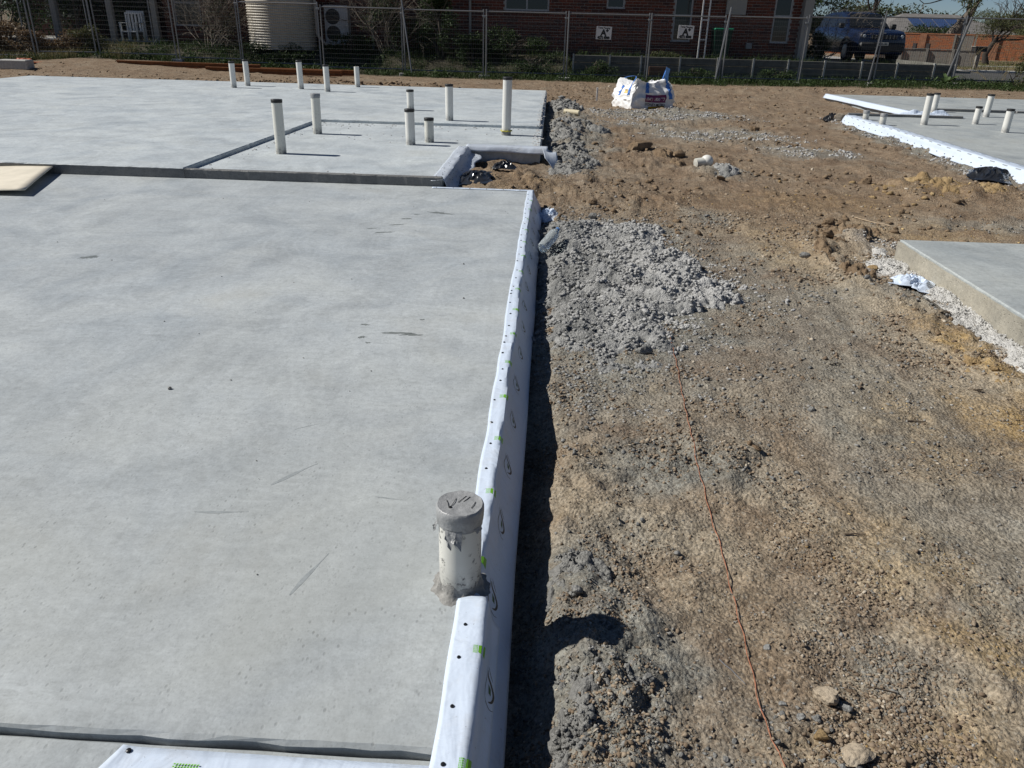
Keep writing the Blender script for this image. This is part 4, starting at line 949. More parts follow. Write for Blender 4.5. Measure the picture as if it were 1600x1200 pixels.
V = [bag_pt(4*i/NS, 1.96*j/(NT_-1)) for j in range(NT_) for i in range(NS)]
mb.add(V, [(j*NS+i, j*NS+(i+1) % NS, (j+1)*NS+(i+1) % NS, (j+1)*NS+i) for j in range(NT_-1) for i in range(NS)]+[tuple((NT_-1)*NS+i for i in range(NS))])
o = mb.build('bag_body', M['bag'], bag, True, (0, 0, 0))
mb = MB()
for s0, t0, t1 in ((.28, .62, 1.22), (.83, .35, 1.02), (3.3, .55, 1.15), (3.72, .55, 1.2)):
    MB().grid(lambda u, v: bag_pt(s0+.085*u, t0+(t1-t0)*v, .006), 4, 18).build('strap', M['bluestrap'], bag, False, (0, 0, 0), thick=.003)
def loop_strap(a, b, top, tilt, w=.035):
    a, b = Vector(a), Vector(b); V = []
    for i in range(17):
        t_ = i/16; p = a.lerp(b, t_)+Vector((tilt[0]*math.sin(math.pi*t_), tilt[1]*math.sin(math.pi*t_), top*math.sin(math.pi*t_)**.7)); d_ = Vector((0, 1, 0))*w*.5
        V += [p-d_, p+d_]
    return V, [(2*i, 2*i+1, 2*i+3, 2*i+2) for i in range(16)]
for a, b, tp, tl in ((bag_pt(.86, 1.0), bag_pt(1.5, 1.0), .27, (.05, 0)), (bag_pt(3.75, 1.0), bag_pt(2.9, 1.0), .10, (.18, 0))):
    MB().add(*loop_strap(a, b, tp, tl)).build('lifting_loop', M['bluestrap'], bag, True, (0, 0, 0), thick=.003)
mb = MB(); a = Vector(bag_pt(.87, 1.0)); mb.add([a+Vector(v) for v in ((-.045, -.01, -.12), (.045, -.01, -.12), (.05, .0, .10), (-.03, 0, .10), (.075, .0, .20), (-.02, 0, .24))], [(0, 1, 2, 3), (3, 2, 4), (3, 4, 5)]).build('upright_strap', simple('light blue webbing', (.16, .36, .72), .6), bag, False, (0, 0, 0), thick=.003)
mb = MB().grid(lambda u, v: bag_pt(.30+.47*u, .30+.27*v-.06*u, .006), 22, 8); mb.build('maroon_band', M['maroon'], bag, False, (0, 0, 0))
mb = MB().grid(lambda u, v: bag_pt(.40+.36*u, .02+.11*v, .006), 16, 4); mb.build('amber_band', M['amber'], bag, False, (0, 0, 0))
mb = MB().grid(lambda u, v: bag_pt(3.55+.14*u, .62+.14*v, .006), 5, 4); mb.build('amber_print', simple('pale amber print', (.72, .55, .2), .6), bag, False, (0, 0, 0))
def bag_text(txt, s0, s1, t0, hgt, mat, nm):
    V, Fs = text2d(txt, 1., .012); X_ = [v[0] for v in V]; w = max(X_)-min(X_); x_ = min(X_)
    MB().add([bag_pt(s0+(s1-s0)*(v[0]-x_)/w, t0+hgt*v[1]-.06*(v[0]-x_)/w, .009) for v in V], Fs).build(nm, mat, bag, False, (0, 0, 0))
M['whiteprint'] = simple('white print', (.78, .76, .76), .6)
bag_text('(047) 1800 773', .33, .74, .36, .16, M['whiteprint'], 'number_print'); bag_text('SYDNEY METRO', .31, .76, .17, .14, M['ink'], 'name_print')

# ------------------------------------------------------------------ gravel, crumbs and clods too many to count
_ph = (1+5**.5)/2
ICO = np.array([(-1, _ph, 0), (1, _ph, 0), (-1, -_ph, 0), (1, -_ph, 0), (0, -1, _ph), (0, 1, _ph), (0, -1, -_ph), (0, 1, -_ph), (_ph, 0, -1), (_ph, 0, 1), (-_ph, 0, -1), (-_ph, 0, 1)])/1.9
OCTV = np.array([(1, 0, 0), (0, 1, 0), (-1, 0, 0), (0, -1, 0), (0, 0, 1), (0, 0, -1)], float); OCTF = [(0, 1, 4), (1, 2, 4), (2, 3, 4), (3, 0, 4), (1, 0, 5), (2, 1, 5), (3, 2, 5), (0, 3, 5)]
def scatter(name, label, mat, n, fn_xy, smin, smax, seed, up=.15, pw=2.6, zf=None, far=1.6, oct_=False):
    B_, BF = (OCTV, OCTF) if oct_ else (ICO, ICOF); nb = len(B_)
    rg = np.random.default_rng(seed); x, y = fn_xy(rg, n); n = len(x)
    size = smin+(smax-smin)*rg.random(n)**pw*np.clip(y/3.2, .6, far); z = hfull(x, y) if zf is None else zf(x, y)
    dirs = rg.normal(size=(n, 5, 3)); dirs /= np.linalg.norm(dirs, axis=2)[:, :, None]; cut = rg.uniform(.35, .8, (n, 5))
    V = np.repeat(B_[None], n, 0)*rg.uniform(.45 if oct_ else .8, 1.4 if oct_ else 1.25, (n, nb, 1)) + (rg.uniform(-.3, .3, (n, nb, 3)) if oct_ else 0)
    for k in range(0 if oct_ else 5):      # flatten against random planes: broken, angular bits
        dp = np.einsum('nij,nj->ni', V, dirs[:, k]); ex = np.clip(dp-cut[:, k, None], 0, None); V = V-ex[:, :, None]*dirs[:, k][:, None, :]
    V = V*size[:, None, None]; a = rg.random(n)*2*np.pi; sc = np.stack([rg.uniform(.75, 1.5, n), rg.uniform(.7, 1.2, n), rg.uniform(.45, .9, n)], 1); V = V*sc[:, None, :]
    c, s_ = np.cos(a)[:, None], np.sin(a)[:, None]; V = np.stack([V[..., 0]*c-V[..., 1]*s_, V[..., 0]*s_+V[..., 1]*c, V[..., 2]], -1)
    V += np.stack([x, y, z+size*up], 1)[:, None, :]; Fq = (np.array(BF)[None]+nb*np.arange(n)[:, None, None]).reshape(-1, 3)
    o = link(name, mesh_np(name, V.reshape(-1, 3), Fq, mat)); tag(o, label, kind='stuff'); return o
BLOCK = lambda x, y: ((x < -.03) & (y < 7.0)) | ((x < -.1) & (y > 9.2) & (y < 17.6)) | ((x < -.9) & (y < 17.6)) | ((x > 2.56) & (y < 5.67)) | ((x > 5.28) & (y > 7.5) & (y < 15)) | ((x > 6.6) & (y > 14.9) & (y < 20.4))
def field(x0, x1, y0, y1, items=None, pat=.35, thin=0.):
    def f(rg, n):
        m = n*7; x = rg.uniform(x0, x1, m); y = y0*(y1/y0)**rg.random(m)
        x = x0+(x-x0)*np.clip(.45+y/5., .5, 1) if x0 > -.5 else x
        p = sstep(-.12, .45, fbm(x, y, pat, 3, 77+int(x1*10)))*.94+.06
        if thin: p = p*(1-thin*ellipse_mask(x+.2*fbm(x, y, .5, 3, 15), y, [(1.45, 3.6, .55, 2.6, 1.)], .5))
        if items: p = p*ellipse_mask(x+.1*fbm(x, y, .2, 2, 5), y+.1*fbm(x, y, .2, 2, 6), items, .5)
        k = (rg.random(m) < p) & ~BLOCK(x, y); return x[k][:n], y[k][:n]
    return f
def heap_field(i):
    x0, y0, sx, sy, z, m = HEAPS[i]
    def f(rg, n):
        k = rg.choice(m.size, n*2, p=(m.ravel()**.7)/(m.ravel()**.7).sum()); j, q = np.divmod(k, m.shape[1]); x, y = x0+q*sx+rg.normal(0, .006, n*2), y0+j*sy+rg.normal(0, .006, n*2)
        ok = sstep(-.35, .3, noise(x, y, .12, 61)) > rg.random(n*2); return x[ok][:n], y[ok][:n]
    def zf(x, y):
        q = np.clip(((x-x0)/sx).round().astype(int), 0, z.shape[1]-1); j = np.clip(((y-y0)/sy).round().astype(int), 0, z.shape[0]-1); return z[j, q]
    return f, zf
scatter('soil_crumbs', 'brown soil crumbs strewn over the dirt', M['peb_brown'], 40000, field(-.05, 2.9, .95, 7, None, .35, .75), .0016, .0125, 1, .12, 3.6, None, 1.6, True)
scatter('gravel', 'grey gravel crumbs strewn over the dirt', M['peb_grey'], 13000, field(-.05, 2.9, .95, 7, None, .35, .6), .0016, .009, 2, .1, 3.0, None, 1.6, True)
scatter('gravel', 'grey gravel crumbs in the spoil patches', M['peb_grey'], 17000, field(-.1, 5.4, .95, 17, GREY), .002, .012, 3, .05, 2.6, None, 1.6, True)
scatter('soil_crumbs', 'ochre crumbs in the yellowish soil patches', M['peb_ochre'], 3500, field(-.1, 5, .95, 9.5, OCHRE), .0016, .009, 4, .05)
scatter('soil_crumbs', 'brown crumbs on the far dirt', M['peb_brown'], 6000, field(.0, 8, 6.5, 24), .002, .012, 5, .0, 3.0, None, 2.2)
scatter('soil_crumbs', 'brown clods heaped in the loose soil', M['rock_brown'], 1100, field(-1, 5.3, 1.0, 13, [i for i in ROUGH if i[0] > .3 or i[0] < 0]), .006, .022, 6, .1, 2.2)
scatter('gravel', 'pale cement crumbs along the near right slab', M['lime'], 2600, field(2.2, 2.9, 2.8, 6.3, LIME), .003, .011, 8)
scatter('soil_crumbs', 'brown clods behind the house slab', M['rock_brown'], 900, lambda rg, n: (rg.normal(-5, 2.2, n), 19.2+np.abs(rg.normal(0, .6, n))), .012, .045, 9, .0, 2.4)
scatter('soil_crumbs', 'tan stones along the grass verge', M['peb_brown'], 700, lambda rg, n: (rg.normal(8, 2.2, n), 21.2+np.abs(rg.normal(0, .8, n))), .008, .03, 10, .1, 2.5)
scatter('gravel', 'coarse grit by the foreground stones', M['peb_brown'], 3200, field(.2, 1.7, .95, 2.4, [(.70, 1.22, .2, .2, 1.), (.95, 1.75, .16, .2, 1.), (1.0, 1.5, .14, .14, 1.), (1.3, 1.6, .25, .14, .8)]), .003, .014, 12)
BAND = [(2.1, 15.2, 1.5, .75, 1.), (2.7, 12.4, 1.1, .55, .9), (3.5, 11.0, .6, .4, 1.), (1.4, 14.0, .5, .4, .7), (5.15, 11.2, .2, 3.4, .8)]
scatter('gravel', 'pale grey gravel band crossing the far dirt', M['rubble'], 6500, field(.3, 5.4, 8.5, 17, BAND), .007, .020, 13, .2, 2.2, None, 1.5)
scatter('gravel', 'dark grey clods in small patches on the dirt', M['rubble_dark'], 1300, field(-.05, 2.4, .95, 10, [(.50, 2.55, .42, .13, 1.), (.25, 2.75, .25, .2, .8), (1.35, 6.8, .2, .3, .8), (.95, 1.5, .07, .08, .8), (.63, 1.40, .07, .06, .8), (.55, 1.28, .3, .12, .5), (.35, 2.1, .25, .12, .6), (1.0, 3.3, .3, .4, .3), (2.25, 4.75, .12, .4, .7)]), .004, .017, 14, .25, 2.0)
scatter('gravel', 'crumbs of grey spoil thinning out round the big heap', M['rubble'], 4200, field(-.05, 1.7, 2.7, 7, [(.30, 5.6, .6, 1.0, .75), (.62, 5.25, .55, .75, 1.), (.75, 4.7, .6, .55, 1.), (.42, 4.4, .6, 1.0, .8), (.35, 3.6, .45, .6, .6)]), .003, .013, 18, .15, 2.6)
scatter('soil_crumbs', 'brown clods sprinkled over the far dirt', M['rock_brown'], 1500, field(.0, 6, 6, 21, None, 1.1), .006, .030, 15, .12, 2.4, None, 1.5)
scatter('soil_crumbs', 'ochre clods on the mounds before the far right slab', M['rock_ochre'], 260, field(2, 5.2, 6.3, 9.5, [(4.1, 8.3, .6, .4, .9), (3.3, 8.2, .8, .5, .5), (2.25, 3.8, .2, .6, 1.)]), .01, .035, 16, .12, 2.0, None, 1.3)
for i, (n, a, b) in enumerate([(9500, .003, .016), (2600, .0025, .012), (700, .006, .02), (900, .006, .02), (200, .006, .02), (700, .007, .022), (1500, .003, .009), (250, .004, .014)]):
    f_, z_f = heap_field(i); scatter('spoil_crumbs', 'loose crumbs of spoil covering the grey heaps', M['lime'] if i == 6 else M['rubble'] if i in (0, 7) else M['rubble_dark'], n, f_, a, b, 200+i, .25, 2.0, z_f, 1.2)

for i, n, a, b, sd_ in ((0, 90, .014, .034, 301), (1, 26, .010, .022, 302), (2, 30, .02, .05, 303), (3, 40, .03, .06, 304), (5, 50, .03, .07, 305)):
    f_, z_f = heap_field(i); scatter('spoil_crumbs', 'bigger broken lumps lying on the grey heaps', M['rubble_dark'] if i else M['rubble'], n, f_, a, b, sd_, .3, 1.3, z_f, .9)
scatter('soil_crumbs', 'brown clods along the strip of dirt behind the house slab', M['rock_brown'], 2600, lambda rg, n: (rg.uniform(-14.5, 1, n), 17.9+np.abs(rg.normal(0, 2.2, n))), .008, .034, 17, .05, 2.6, None, 1.3)
# ------------------------------------------------------------------ temporary fence
M['galv'] = simple('galvanised steel', (.23, .235, .24), .42, .12, 14, .4, metal=.55)
M['wire'] = simple('fence wire', (.13, .135, .14), .5, .1, metal=.4)
M['footblock'] = simple('pale concrete fence foot', (.46, .45, .42), .9, .2, 20, .2, bump=.4)
PANEL_ME = {}
def panel_meshes(w, h=1.80):
    key = round(w, 2)
    if key in PANEL_ME: return PANEL_ME[key]
    z0 = .13
    out = []
    for x in (.02, w-.02): out.append(('post', MB().tube([(x, 0, .02), (x, 0, h+.06)], .0215, 8).mesh('post', M['galv'], True)))
    for z in (z0+.02, h): out.append(('rail', MB().tube([(.02, 0, z), (w-.02, 0, z)], .019, 8).mesh('rail', M['galv'], True)))
    mb = MB(); n = int(w/.062)
    for i in range(1, n): mb.tube([(w*i/n, .02, z0+.02), (w*i/n, .02, h)], .0020, 3, False)
    for i in range(1, 13): mb.tube([(.02, .024, z0+.02+(h-z0)*i/13), (w-.02, .024, z0+.02+(h-z0)*i/13)], .0020, 3, False)
    out.append(('wire_mesh', mb.mesh('wire_mesh', M['wire'])))
    out.append(('clamp', MB().rbox(w-.05, w+.05, -.035, .035, h-.16, h-.10, .008).mesh('clamp', M['galv'])))
    PANEL_ME[key] = out; return out
def panel(x0, y0, x1, y1, z, label, lean=0.):
    w = math.dist((x0, y0), (x1, y1)); t = thing('mesh_fence', label, 'fence', (x0, y0, z), 'temporary fence panels', math.atan2(y1-y0, x1-x0))
    t.rotation_euler[0] = lean
    for nm, me in panel_meshes(w):
        o = link(nm, me, t)
        if nm == 'wire_mesh': o['kind'] = 'stuff'
    return t
FX = [-13.9, -11.45, -9.47, -7.0, -4.51, -2.06, .36, 2.78, 5.0, 7.3, 9.45, 11.76, 14.1, 16.5]
FL = ['wire mesh fence panel before the porch and white chair, first one right of the corner', 'wire mesh fence panel in front of the brown twiggy bush', 'wire mesh fence panel in front of the corrugated water tank', 'wire mesh fence panel in front of the outdoor air conditioner unit',
      'wire mesh fence panel in front of the dark leafy bush, right of the leaning prop', 'wire mesh fence panel in front of the wide dark house window', 'wire mesh fence panel carrying the left white sign', 'wire mesh fence panel carrying the right white sign',
      'wire mesh fence panel before the tall pale window, right of the crooked post', 'wire mesh fence panel in front of the hedge and the tail of the blue car', 'wire mesh fence panel crossing the front of the dark blue car', 'wire mesh fence panel in front of the orange brick wall and road', 'wire mesh fence panel cut by the right border']
for i, l in enumerate(FL):
    x0, x1 = FX[i], FX[i+1]; panel(x0+.02, 25+(.03 if i % 2 else -.03), x1-.02, 25+(.03 if i % 2 else -.03), float(g((x0+x1)/2, 25))+.01, l, random.uniform(-.025, .025))
for (x0, y0, x1, y1), l in zip([(-15.5, 24.45, -13.95, 24.95), (-17.6, 23.7, -15.55, 24.42), (-19.8, 22.9, -17.65, 23.66)], ['short fence panel turning towards the viewer left of the corner', 'fence panel before the dry brown bush at the left', 'fence panel cut by the left border']):
    panel(x0, y0, x1, y1, float(g((x0+x1)/2, (y0+y1)/2))+.02, l)
for (x0, y0, x1, y1), l in zip([(-17.4, 26.9, -15.05, 26.7), (-15.0, 26.7, -12.9, 26.6)], ['second row fence panel standing behind the corner near the porch column', 'second row fence panel standing in front of the porch chair']):
    panel(x0, y0, x1, y1, float(g((x0+x1)/2, 26.7))-.02, l)
fme = MB().rbox(-.28, .28, -.11, .11, 0, .10, .015).mesh('fence_weight', M['footblock'])
for i, (x, l) in enumerate(zip([-11.45, -4.47, -2.06, .36, 5.0, 7.3, 9.45, 11.76], ['pale fence foot before the twiggy bush', 'pale fence foot under the leaning prop', 'pale fence foot left of the wide dark window', 'pale fence foot between the wide window and the left sign', 'pale fence foot under the crooked post right of the bulk bag', 'pale fence foot below the hedge', 'pale fence foot before the blue car', 'pale fence foot beside the leafy weed'])):
    o = link('fence_weight', fme); o.location = (x, 24.93, float(g(x, 24.9))-.02); o.scale = (.6, .8, 1); o.rotation_euler = (0, 0, random.uniform(-.2, .2)); tag(o, l, 'fence foot', 'pale feet of the fence')
o = MB().tube([(-4.52, 24.93, 2.0), (-4.22, 24.7, -.12)], .022, 8).build('leaning_prop', M['galv'], None, True, (-4.22, 24.7, -.12)); tag(o, 'galvanised prop leaning against the fence beside a pair of posts', 'prop')
o = MB().tube([(5.05, 24.9, 1.95), (4.83, 24.86, -.05)], .028, 8).build('crooked_post', M['galv'], None, True, (4.83, 24.86, -.05)); tag(o, 'crooked galvanised post tilted in front of the green bin', 'post')
for px, l in ((9.35, 'second thin post crossing the bonnet of the blue car'),):
    o = MB().tube([(px+.1, 24.9, 1.95), (px-.05, 24.88, -.05)], .02, 8).build('crooked_post', M['galv'], None, True, (px, 24.88, -.05)); tag(o, l, 'post')
o = MB().tube([(11.85, 24.88, 1.85), (11.45, 24.8, -.1)], .032, 8).build('crooked_post', M['wire'], None, True, (11.45, 24.8, -.1)); tag(o, 'dark post leaning beside the weed before the grey paling fence', 'post')

# signs tied to the fence
M['signwhite'] = simple('white sign board', (.72, .72, .70), .5, .08, 8)
def sign(cx, cz, rz, label):
    t = thing('fence_sign', label, 'sign', (cx, 24.94, cz), 'white fence signs'); t.rotation_euler = (0, rz, 0)
    link('board', MB().rbox(-.225, .225, -.004, .004, -.175, .175, .002).mesh('board', M['signwhite']), t)
    for txt, sz, bx_, bz_, bold, sx in (('A', .235, -.01, -.075, .012, 1.), ('+', .13, .095, .02, .012, 1.), ('Temp Fencing', .062, 0, .115, .003, 1.), ('4272 8380', .088, 0, -.155, .008, .93)):
        V, Fs = text2d(txt, sz, bold); link('lettering', MB().add([(v[0]*sx+bx_, -.0055, v[1]+bz_) for v in V], Fs).mesh('lettering', M['ink']), t)
    for x in (-.2, .2): link('cable_tie', MB().tube([(x, -.006, .16), (x, .03, .17)], .003, 5).mesh('cable_tie', M['ink']), t)
sign(1.445, 1.185, .02, 'white sign with a big black A plus on bare brickwork, left of the bulk bag')
sign(3.83, 1.265, .03, 'white sign with a big black A plus hanging before the narrow dark window')

# ------------------------------------------------------------------ brick house
HY = 28.0
M['mortar'] = simple('grey mortar', (.40, .38, .35), .95, .15, 40, .1)
BR = [simple('dark red brick', (.175, .064, .043), .9, .3, 9, .15, bump=.3), simple('brown brick', (.135, .060, .044), .9, .3, 9, .15, bump=.3), simple('dark plum brick', (.095, .050, .043), .9, .3, 9, .15, bump=.3)]
M['frame'] = simple('pale aluminium frame', (.42, .42, .41), .45, .06); M['glassdark'] = NT('dark window glass').done((.02, .025, .03), .06, .5)
M['blind'] = simple('grey blind', (.33, .35, .37), .6); M['trim'] = simple('beige painted trim', (.38, .355, .31), .6, .06); M['roof'] = simple('charcoal roof sheet', (.07, .07, .075), .5)
M['whitepaint'] = simple('white paint', (.74, .74, .72), .5, .05)
house = thing('brick_house', 'dark red brick house in shade behind the temporary fence', 'house', (-3, HY, .46))
WIN = [(-1.66, -.22, 1.77, 3.0, 2), (1.66, 2.23, 1.90, 2.9, 1), (3.86, 4.44, .97, 2.9, 1), (7.07, 7.62, 1.0, 2.9, 1), (-12.75, -11.85, 1.05, 2.4, 1)]
X0, X1 = -13.1, 7.92
def hole(x0, x1, z0, z1):
    return any(x1 > a-.01 and x0 < b+.01 and z1 > c-.01 and z0 < d_+.01 for a, b, c, d_, _ in WIN)
mb = MB()      # wall behind the brick faces, left open at the windows
cuts = sorted({X0, X1} | {w[0] for w in WIN} | {w[1] for w in WIN}); 
for a, b in zip(cuts, cuts[1:]):
    hs = sorted([(w[2], w[3]) for w in WIN if w[0] <= a+1e-6 and w[1] >= b-1e-6]); z = .2
    for c, d_ in hs: mb.box(a, b, HY+.008, HY+.25, z, c); z = d_
    mb.box(a, b, HY+.008, HY+.25, z, 3.1)
mb.box(X1-.2, X1, HY+.251, HY+9, .2, 3.1); mb.box(X0, X0+.2, HY+.251, HY+9, .2, 3.1); mb.box(X0+.2, X1-.2, HY+8.8, HY+9, .2, 3.1)
mb.build('wall', M['mortar'], house)
bl, bh, jn = .230, .076, .010
bricks = []; k = 0; z = .40
while z < 3.05:
    x = X0+(0 if k % 2 else -.12)
    while x < X1:
        a, b = max(x, X0), min(x+bl, X1)
        if b-a > .05:
            if not hole(a, b, z, z+bh): bricks.append((a, b, z))
            else:           # cut bricks at the reveals
                for w in WIN:
                    if z+bh > w[2]-.01 and z < w[3]+.01:
                        if a < w[0]-.05 < b: bricks.append((a, w[0]-.011, z))
                        if a < w[1]+.05 < b: bricks.append((w[1]+.011, b, z))
        x += bl+jn
    z += bh+jn; k += 1
full = [b for b in bricks if b[1]-b[0] > bl-.002]
show = sorted([b for b in full if .9 < b[2] < 2.02 and -.2 < b[0] < 7.0], key=lambda b: abs(b[0]-3.0)+.5*abs(b[2]-1.6))[:300]; show_s = set(show)
bme = [MB().rbox(-bl/2, bl/2, -.004, .05, 0, bh, .004).mesh('brick', m_) for m_ in BR]
for a, b, z in show:
    o = link('brick', bme[random.choices((0, 1, 2), (5, 3, 2))[0]], house); o.location = Vector(((a+b)/2, HY+random.uniform(-.001, .001), z))-ORG[house.name]
mbs = [MB(), MB(), MB()]
for b in bricks:
    if b in show_s: continue
    mbs[random.choices((0, 1, 2), (5, 3, 2))[0]].box(b[0], b[1], HY-.004, HY+.05, b[2], b[2]+bh)
V, Fs, MI = [], [], []
for i, q in enumerate(mbs):
    n = len(V); V += q.v; Fs += [tuple(a+n for a in f) for f in q.f]; MI += [i]*len(q.f)
o_ = ORG[house.name]; me = mesh_np('brickwork', [(a-o_.x, b-o_.y, c-o_.z) for a, b, c in V], Fs, BR, False, MI); o = link('brickwork', me, house); o['kind'] = 'stuff'
for wi, (a, b, c, d_, nl) in enumerate(WIN):
    f = MB()
    f.box(a, b, HY+.03, HY+.09, c, c+.045).box(a, b, HY+.03, HY+.09, d_-.045, d_)
    xs_ = [a]+[a+(b-a)*k/nl for k in range(1, nl)]+[b]
    f.box(a, a+.045, HY+.031, HY+.089, c+.045, d_-.045).box(b-.045, b, HY+.031, HY+.089, c+.045, d_-.045)
    for x in xs_[1:-1]: f.box(x-.025, x+.025, HY+.031, HY+.089, c+.045, d_-.045)
    if wi in (2, 3, 4): f.box(a+.045, b-.045, HY+.032, HY+.088, 1.72+.05*(wi == 3), 1.77+.05*(wi == 3))
    fr_ = f.build('window', M['frame'], house)
    MB().box(a+.045, b-.045, HY+.058, HY+.062, c+.045, d_-.045).build('pane', M['glassdark'], fr_)
    if wi in (0, 2, 3):
        x0_, x1_ = (a+(b-a)/2+.025, b-.05) if wi == 0 else (a+.05, b-.05); q = MB()
        for k in range(int((d_-c-.1)/.05)): q.box(x0_, x1_, HY+.10, HY+.104, c+.05+k*.05, c+.05+k*.05+.040)
        q.build('blind', M['blind'], fr_)
    s_ = MB(); n = max(2, int((b-a+.1)/.12))
    for k in range(n): s_.rbox(a-.05+(b-a+.1)*k/n, a-.05+(b-a+.1)*(k+1)/n-.01, HY-.03, HY+.03, c-.10, c-.012, .005)
    s_.build('brick_sill', BR[2], house)
MB().box(X0-.6, X1+.6, HY-.55, HY+9.5, 3.12, 3.2).build('eave', M['trim'], house)
MB().add([(X0-.65, HY-.6, 3.21), (X1+.65, HY-.6, 3.21), (X1+.65, HY+9.6, 3.21), (X0-.65, HY+9.6, 3.21), (X0+4, HY+4.5, 5.2), (X1-4, HY+4.5, 5.2)], [(0, 1, 5, 4), (1, 2, 5), (2, 3, 4, 5), (3, 0, 4), (3, 2, 1, 0)]).build('roof', M['roof'], house)
MB().box(X0-.66, X1+.66, HY-.72, HY-.61, 3.12, 3.22).build('gutter', M['trim'], house)
for x, r_ in ((-2.80, .045), (-6.05, .04)): MB().tube([(x, HY-.07, .46), (x, HY-.07, 3.1)], r_, 10).build('downpipe', M['trim'], house, True)
MB().rbox(7.93, 8.22, HY-.28, HY+.05, .44, 3.1, .01).build('corner_pier', M['trim'], house)
MB().rbox(5.50, 6.14, HY-.09, HY-.006, 1.80, 3.0, .008).build('meter_box', M['trim'], house)
MB().rbox(6.28, 6.48, HY-.10, HY-.006, .80, .98, .01).build('gas_meter', simple('pale grey meter', (.35, .35, .33), .6), house)
# porch at the left end
for x in (-13.25, -14.75, -16.65): MB().rbox(x-.09, x+.09, HY-.45, HY-.27, .50, 3.1, .01).build('porch_post', M['trim'], house)
MB().box(-19.5, -13.12, HY-.5, HY+2.6, .35, .56).build('porch_floor', M['footblock'], house)
MB().box(-19.5, X0-.66, HY-.6, HY+2.7, 3.13, 3.25).build('porch_roof', M['roof'], house)
MB().box(-19.5, X0-.002, HY+2.4, HY+2.6, .56, 3.1).build('porch_wall', BR[2], house)
mb = MB(); mb.box(-18.6, -17.4, HY+2.36, HY+2.40, 1.2, 2.4); f = mb.build('window', M['frame'], house); MB().box(-18.5, -17.5, HY+2.352, HY+2.356, 1.27, 2.33).build('pane', M['glassdark'], f)
mb = MB()
for x in (-15.35, -14.6): mb.box(x, x+.06, HY+2.345, HY+2.39, .57, 2.7)
mb.box(-15.29, -14.6, HY+2.346, HY+2.389, 2.64, 2.7); f = mb.build('door', M['frame'], house); MB().box(-15.29, -14.6, HY+2.36, HY+2.38, .57, 2.64).build('door_leaf', M['glassdark'], f)
# porch chair and a leaning white window frame
ch = thing('porch_chair', 'white slatted chair standing on the porch', 'chair', (-13.95, 27.35, .5)); cx, cy, z0 = -13.95, 27.35, float(g(-13.95, 27.35))
for dx in (-.26, .26):
    MB().box(cx+dx-.025, cx+dx+.025, cy-.25, cy-.2, z0, z0+.62).build('leg', M['whitepaint'], ch); MB().box(cx+dx-.025, cx+dx+.025, cy+.2, cy+.25, z0, z0+.95).build('leg', M['whitepaint'], ch)
    MB().box(cx+dx-.035, cx+dx+.035, cy-.27, cy+.199, z0+.621, z0+.65).build('armrest', M['whitepaint'], ch)
MB().box(cx-.234, cx+.234, cy-.27, cy+.19, z0+.36, z0+.39).build('seat', M['whitepaint'], ch)
for k in range(4): MB().box(cx-.2+k*.115, cx-.2+k*.115+.06, cy+.205, cy+.235, z0+.391, z0+.9).build('slat', M['whitepaint'], ch)
MB().box(cx-.234, cx+.234, cy+.196, cy+.245, z0+.901, z0+.95).build('top_rail', M['whitepaint'], ch)
wf = thing('window_frame', 'empty white frame leaning behind the porch chair', 'frame', (-13.95, 27.75, .55))
mb = MB(); A = (-14.27, -13.68); mb.box(A[0], A[0]+.05, 27.74, 27.78, .5, 1.46); mb.box(A[1]-.05, A[1], 27.74, 27.78, .5, 1.46); mb.box(A[0]+.05, A[1]-.05, 27.741, 27.779, 1.40, 1.46); mb.box(A[0]+.05, A[1]-.05, 27.741, 27.779, .5, .55); mb.build('frame_bars', M['whitepaint'], wf)
MB().box(A[0]+.05, A[1]-.05, 27.755, 27.765, .55, 1.40).build('pane', M['glassdark'], wf)

# white security screen frame leaning before the wall
sf = thing('gate_frame', 'tall narrow white gate frame standing by the green bin', 'gate', (4.65, 26.6, .2)); mb = MB()
for x in (4.53, 4.74): mb.box(x-.018, x+.018, 26.58, 26.62, .20, 2.6)
mb.build('stile', M['whitepaint'], sf); mb = MB()
for z in (.5, 1.04, 1.60, 2.2): mb.box(4.549, 4.721, 26.585, 26.615, z, z+.03)
mb.build('crossbar', M['whitepaint'], sf)
M['binbody'] = simple('dark green bin plastic', (.012, .045, .03), .5); M['binlid'] = simple('green bin lid', (.015, .16, .085), .45)
bn = thing('wheelie_bin', 'dark green wheelie bin with a brighter lid against the brick wall', 'bin', (5.35, 27.4, .46)); cx, cy = 5.35, 27.4
V = [(cx+sx*w, cy+sy*d_, z) for w, d_, z in ((.21, .25, .50), (.28, .33, 1.33)) for sx, sy in ((-1, -1), (1, -1), (1, 1), (-1, 1))]
MB().add(V, [(3, 2, 1, 0), (4, 5, 6, 7), (0, 1, 5, 4), (1, 2, 6, 5), (2, 3, 7, 6), (3, 0, 4, 7)]).build('bin_body', M['binbody'], bn)
MB().rbox(cx-.30, cx+.30, cy-.37, cy+.34, 1.332, 1.40, .02).build('lid', M['binlid'], bn)
for sx in (-1, 1): MB().tube([(cx+sx*.20, cy+.27, .56), (cx+sx*.25, cy+.27, .56)], .10, 14).build('wheel', M['darkcap'], bn, True)

